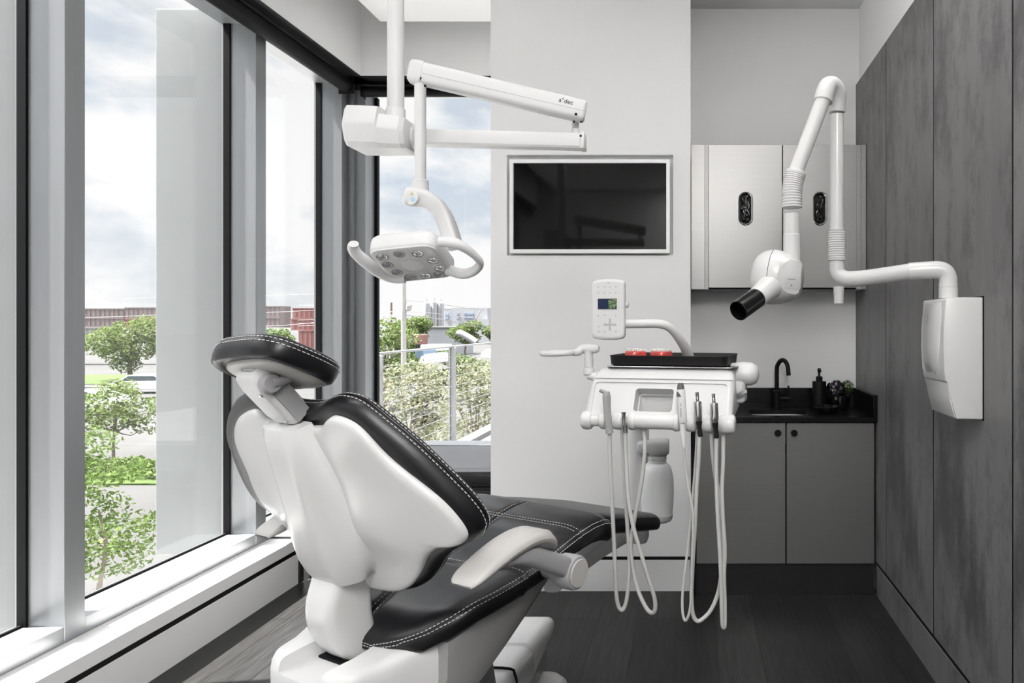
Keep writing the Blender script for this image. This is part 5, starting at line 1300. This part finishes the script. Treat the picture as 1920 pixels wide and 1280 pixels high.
tree('dark_tree', 'green tree in front of the white office building', g_, hz(598, 100), [(0, 0, 4.6, 1.6, 1.5, 1.0), (1.3, 0, 5.2, 1.5, 1.3, .9), (-1.3, 0, 4.2, 1.5, 1.3, .9), (.3, 0, 3.5, 2, 1.5, 1)], 2000, .22, 36, 'leaf_a', .2)
g_ = gp(926, 100)
tree('dark_tree', 'small green tree at the right edge of the end window', g_, hz(602, 100), [(-.6, 0, 4.4, 1.1, 1.1, .9), (.3, 0, 3.9, 1.3, 1.1, .9)], 900, .22, 37, 'leaf_a', .2)
# big concrete pole, thin pole and wires
pb = gp(757, 30)
t = thing('utility_pole', 'thick pale concrete utility pole in the end window', 'pole', pb)
B().lathe([(.135, 0), (.085, hz(515, 30) + 1.5)], (0, 0, 0), (0, 0, 1), 20).build('pole_shaft', 'conc', t)
b = B().lathe([(.092, hz(600, 30) - GZ * 0), (.112, hz(600, 30) + .02), (.112, hz(585, 30))], (0, 0, 0), (0, 0, 1), 20); b.build('pole_band', 'greym', t)
b = B().lathe([(.05, 0), (.11, .05), (.13, .25), (.10, .30), (.04, .32)], (.19, 0, hz(583, 30)), (.15, 0, 1), 16); b.build('street_lamp_box', 'conc', t)
p1 = gp(733.5, 75)
o = B().lathe([(.16, 0), (.12, hz(567, 75))], (0, 0, 0), (0, 0, 1), 12).build('utility_pole', 'bark', None); o.location = p1; prop(o, 'thin dark utility pole left of the concrete pole', 'pole')
wl = [((560, 572, 40), (757, 563, 30), (1000, 585, 44)), ((560, 600, 40), (757, 583.5, 30), (1000, 600, 44)), ((560, 606, 40), (757, 590, 30), (1000, 622, 44)), ((560, 611, 40), (757, 591.5, 30), (1000, 612, 44)), ((60, 594, 58), (330, 589, 52), (700, 575, 45)), ((60, 560, 58), (330, 556, 52), (700, 545, 45)), ((440, 612, 52), (640, 600, 40), (757, 590.5, 30.1))]
wlab = ['highest thin cable meeting the concrete pole, below the lamp head', 'upper of the thin cables crossing the concrete pole beside its small lamp box', 'middle thin cable sagging from the concrete pole across the silos', 'lowest thin cable running from the concrete pole past the white silos', 'thin cable crossing in front of the containers in the left window', 'thin cable high above the containers in the left window', 'thin cable from the middle window rising to the concrete pole']
for k, (a_, b_, c_) in enumerate(wl):
    pts = [P(*a_), P(*a_).lerp(P(*b_), .5) - V((0, 0, .12)), P(*b_), P(*b_).lerp(P(*c_), .5) - V((0, 0, .12)), P(*c_)]
    o = B().tube(pts, .013, 5, 5).build('overhead_cable', 'wire', None, loc=P(*b_))
    prop(o, wlab[k], 'cable', 'overhead cables outside')
# silos
YS = 150.
for k, (px, py) in enumerate(((799.5, 566), (813.5, 564), (826, 566))):
    r = 6.6 / 1280 * YS * (.98, .9, .98)[k]; h_ = hz(py, YS + k); lb = ('white silo nearest the utility pole, leftmost of the three', 'white silo in the middle of the three', 'white silo nearest the office building, rightmost of the three')[k]
    t = thing('silo', lb, 'silo', gp(px, YS + k), 0, 'white silos'); t['group'] = 'white silos'
    B().lathe([(r, hz(612, YS + k) - 2.5), (r, h_ - .6), (r * .9, h_ - .25), (r * .3, h_), (0, h_)], (0, 0, 0), (0, 0, 1), 24).build('tank', 'bldg', t)
    b = B()
    for a in (.8, 2.4, 3.9, 5.5): b.box(cos(a) * r * .8 - .1, cos(a) * r * .8 + .1, sin(a) * r * .8 - .1, sin(a) * r * .8 + .1, 0, hz(606, YS))
    b.box(r * .5, r * .5 + .06, -r - .05, -r + .05, hz(610, YS), h_ + .7); b.build('support_frame', 'greym', t, smooth=0)
# white shed below them
a0, a1 = P(788, 612, 120), P(853, 628, 120)
t = thing('shed', 'long white flat-roofed shed below the silos', 'building', ((a0.x + a1.x) / 2, 120, GZ))
B().box(a0.x, a1.x, 120, 130, GZ, P(0, 614.5, 120).z).build('walls', 'bldg', t, 'w', 0); B().box(a0.x - .2, a1.x + .2, 119.7, 130.3, P(0, 614.4, 120).z, a0.z).build('roof', 'curb', t, 'w', 0)
# office building
YO = 190.
t = thing('office_building', 'white modern office block with tinted glass behind the trees', 'building', (P(878, 600, YO).x, YO, GZ))
def ob(x0, x1, y0, y1, m, nm, d0=0., d1=14.): return B().box(P(x0, 0, YO).x, P(x1, 0, YO).x, YO + d0, YO + d1, P(0, y1, YO).z, P(0, y0, YO).z).build(nm, m, t, 'w', 0)
ob(834, 851, 581, 640, 'bldg', 'wing'); ob(850, 916, 577, 640, 'bldg', 'main_block', -1); ob(833, 852, 579, 581, 'greym', 'roof_frame'); ob(908, 925, 599, 640, 'bldg', 'low_wing', -4)
for x0, x1, y0, y1 in ((835, 841, 587, 592), (835, 841, 593, 598), (845, 850, 582, 600)): ob(x0, x1, y0, y1, 'bglass', 'window', -.2, .2)
for x0, x1, y0, y1 in ((859, 863, 586, 590), (859, 863, 592, 598), (872, 876, 586, 590), (872, 876, 592, 597), (878, 890, 586, 590), (878, 890, 592, 597)): ob(x0, x1, y0, y1, 'bglass', 'window', -1.2, -.8)
o = B().tube([P(892, 597, 170), P(904.5, 577.5, 170)], [.16, .10], 6).build('crane_boom', 'greym', None, loc=P(892, 597, 170)); prop(o, 'thin slanting crane boom in front of the office building', 'crane')
# red rail cars and vehicles in the yard
for px0, px1, lb, m in ((735, 751.5, 'red freight wagon left of the concrete pole', 'red'), (765, 775, 'grey freight wagon right of the concrete pole', 'greym'), (775.5, 785, 'red freight wagon at the end of the hedge mound', 'red')):
    a, c_ = P(px0, 627, 72), P(px1, 646, 72); t = thing('freight_wagon', lb, 'wagon', ((a.x + c_.x) / 2, 72, GZ), 0, 'freight wagons')
    t['group'] = 'freight wagons'
    B().box(a.x, c_.x, 72, 74.5, c_.z, a.z, .05, 1).build('wagon_body', m, t, 'w', 0)
    B().box(a.x + .1, c_.x - .1, 72.3, 74.2, GZ, c_.z).build('undercarriage', 'tyre', t, 'w', 0)
def truck(label, px0, px1, py0, py1, Y, m, cab=.0, cabm='carw'):
    a, c_ = P(px0, py0, Y), P(px1, py1, Y); t_ = thing('truck', label, 'truck', ((a.x + c_.x) / 2, Y, GZ), 0, 'vehicles in the yard'); t_['group'] = 'vehicles in the yard'
    w_ = c_.x - a.x
    B().box(a.x + w_ * cab, c_.x, Y, Y + 2.3, c_.z, a.z, .06, 2).build('cargo_body', m, t_, 'w', 0)
    if cab: B().prism([(0, 0), (w_ * cab * .95, 0), (w_ * cab * .95, .8), (w_ * cab * .35, .8), (0, .4)], lambda p: V((a.x + p[0], Y + .1, c_.z + p[1] * (a.z - c_.z))), lambda p: V((a.x + p[0], Y + 2.2, c_.z + p[1] * (a.z - c_.z))), .05, 2).build('cab', cabm, t_, 'w', 30)
    for x in (a.x + w_ * .15, c_.x - w_ * .2):
        B().lathe([(.45, 0), (.45, .3)], (x, Y - .05, GZ + .45), (0, 1, 0), 18).build('wheel', 'tyre', t_, 'w')
truck('white flatbed truck just behind the railing top rail', 788, 826, 646, 658, 48, 'carw')
truck('blue panelled vehicle under the rail left of the middle post', 778, 794, 656, 672, 45, 'bluev')
truck('white lorry at the right edge of the end window', 900, 930, 655, 672, 46, 'carw', .3)
truck('white van half hidden by the pale tree left of the middle post', 785, 812, 664, 682, 36, 'carw', .35)
o = B().tube([P(856, 625, 60), P(862, 624, 60), P(878, 632, 60), P(893, 642, 60)], [.12, .28, .3, .3], 12, 4).build('conveyor_boom', 'bldg', None, loc=P(878, 632, 60)); prop(o, 'white sloping conveyor boom right of the hedge mound', 'machine')

# ================================================================== LIGHT
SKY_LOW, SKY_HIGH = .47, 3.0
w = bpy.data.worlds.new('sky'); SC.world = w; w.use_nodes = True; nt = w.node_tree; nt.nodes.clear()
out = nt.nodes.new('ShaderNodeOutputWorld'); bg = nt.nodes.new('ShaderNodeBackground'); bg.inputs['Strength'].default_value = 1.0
tc = nt.nodes.new('ShaderNodeTexCoord'); sp = nt.nodes.new('ShaderNodeSeparateXYZ'); nt.links.new(tc.outputs['Generated'], sp.inputs[0])
rp = nt.nodes.new('ShaderNodeValToRGB'); e = rp.color_ramp.elements
e[0].position = 0; e[0].color = (.90, .93, .95, 1); e[1].position = .55; e[1].color = (.80, .82, .86, 1)
m_ = rp.color_ramp.elements.new(.20); m_.color = (.70, .80, .92, 1)
nt.links.new(sp.outputs['Z'], rp.inputs['Fac'])
mp = nt.nodes.new('ShaderNodeMapping'); mp.inputs['Scale'].default_value = (1, 1, 2.2); mp.inputs['Location'].default_value = (.3, .1, .2)
nz = nt.nodes.new('ShaderNodeTexNoise'); nz.inputs['Scale'].default_value = 3.6; nz.inputs['Detail'].default_value = 9; nz.inputs['Roughness'].default_value = .56
nt.links.new(tc.outputs['Generated'], mp.inputs['Vector']); nt.links.new(mp.outputs['Vector'], nz.inputs['Vector'])
cr = nt.nodes.new('ShaderNodeValToRGB'); cr.color_ramp.elements[0].position = .42; cr.color_ramp.elements[1].position = .53
nt.links.new(nz.outputs['Fac'], cr.inputs['Fac'])
mx = nt.nodes.new('ShaderNodeMix'); mx.data_type = 'RGBA'; mx.inputs['B'].default_value = (1.12, 1.12, 1.12, 1)
nt.links.new(cr.outputs['Color'], mx.inputs['Factor']); nt.links.new(rp.outputs['Color'], mx.inputs['A'])
gl = nt.nodes.new('ShaderNodeValToRGB'); gl.color_ramp.interpolation = 'EASE'      # sky above the view brightened on purpose to light the room
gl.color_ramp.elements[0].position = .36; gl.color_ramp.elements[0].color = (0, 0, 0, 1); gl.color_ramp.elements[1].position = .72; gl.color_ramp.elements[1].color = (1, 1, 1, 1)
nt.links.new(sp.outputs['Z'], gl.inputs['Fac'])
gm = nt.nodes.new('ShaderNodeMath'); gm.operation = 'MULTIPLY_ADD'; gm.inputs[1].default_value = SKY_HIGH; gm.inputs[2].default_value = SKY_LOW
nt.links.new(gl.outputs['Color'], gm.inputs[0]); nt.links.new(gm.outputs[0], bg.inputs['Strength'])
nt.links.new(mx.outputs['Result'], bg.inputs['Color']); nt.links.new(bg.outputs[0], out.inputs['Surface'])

sd = bpy.data.lights.new('sun', 'SUN'); sd.energy = 19.0; sd.angle = R_(.6); sd.color = (1, .97, .93)
so = bpy.data.objects.new('sun', sd); COL.objects.link(so); so.location = (-30, -6, 50)
so.rotation_euler = V((.55, .07, -1)).to_track_quat('-Z', 'Y').to_euler()

# unseen fill panels added overhead to brighten the room
for i, (x, y, e_) in enumerate(((-1.05, .95, 4.5), (.25, .95, 2.0), (.30, -.30, 12), (.15, -1.1, 20), (.15, -1.85, 20), (.52, 2.15, 4.5))):
    t = thing('fill_panel', 'added square fill panel overhead, out of view', 'fill light', (x, y, 3.117), 0, 'added fill panels')
    B().box(-.32, .32, -.32, .32, -.012, -.0005, .004, 1).build('frame', 'white2', t, smooth=0)
    me, nt2, bs, _ = nodes_of('fill_emission'); bs.inputs['Emission Color'].default_value = (1, .98, .96, 1); bs.inputs['Emission Strength'].default_value = e_
    B().box(-.3, .3, -.3, .3, -.016, -.0125).build('fill_face', me, t, smooth=0)
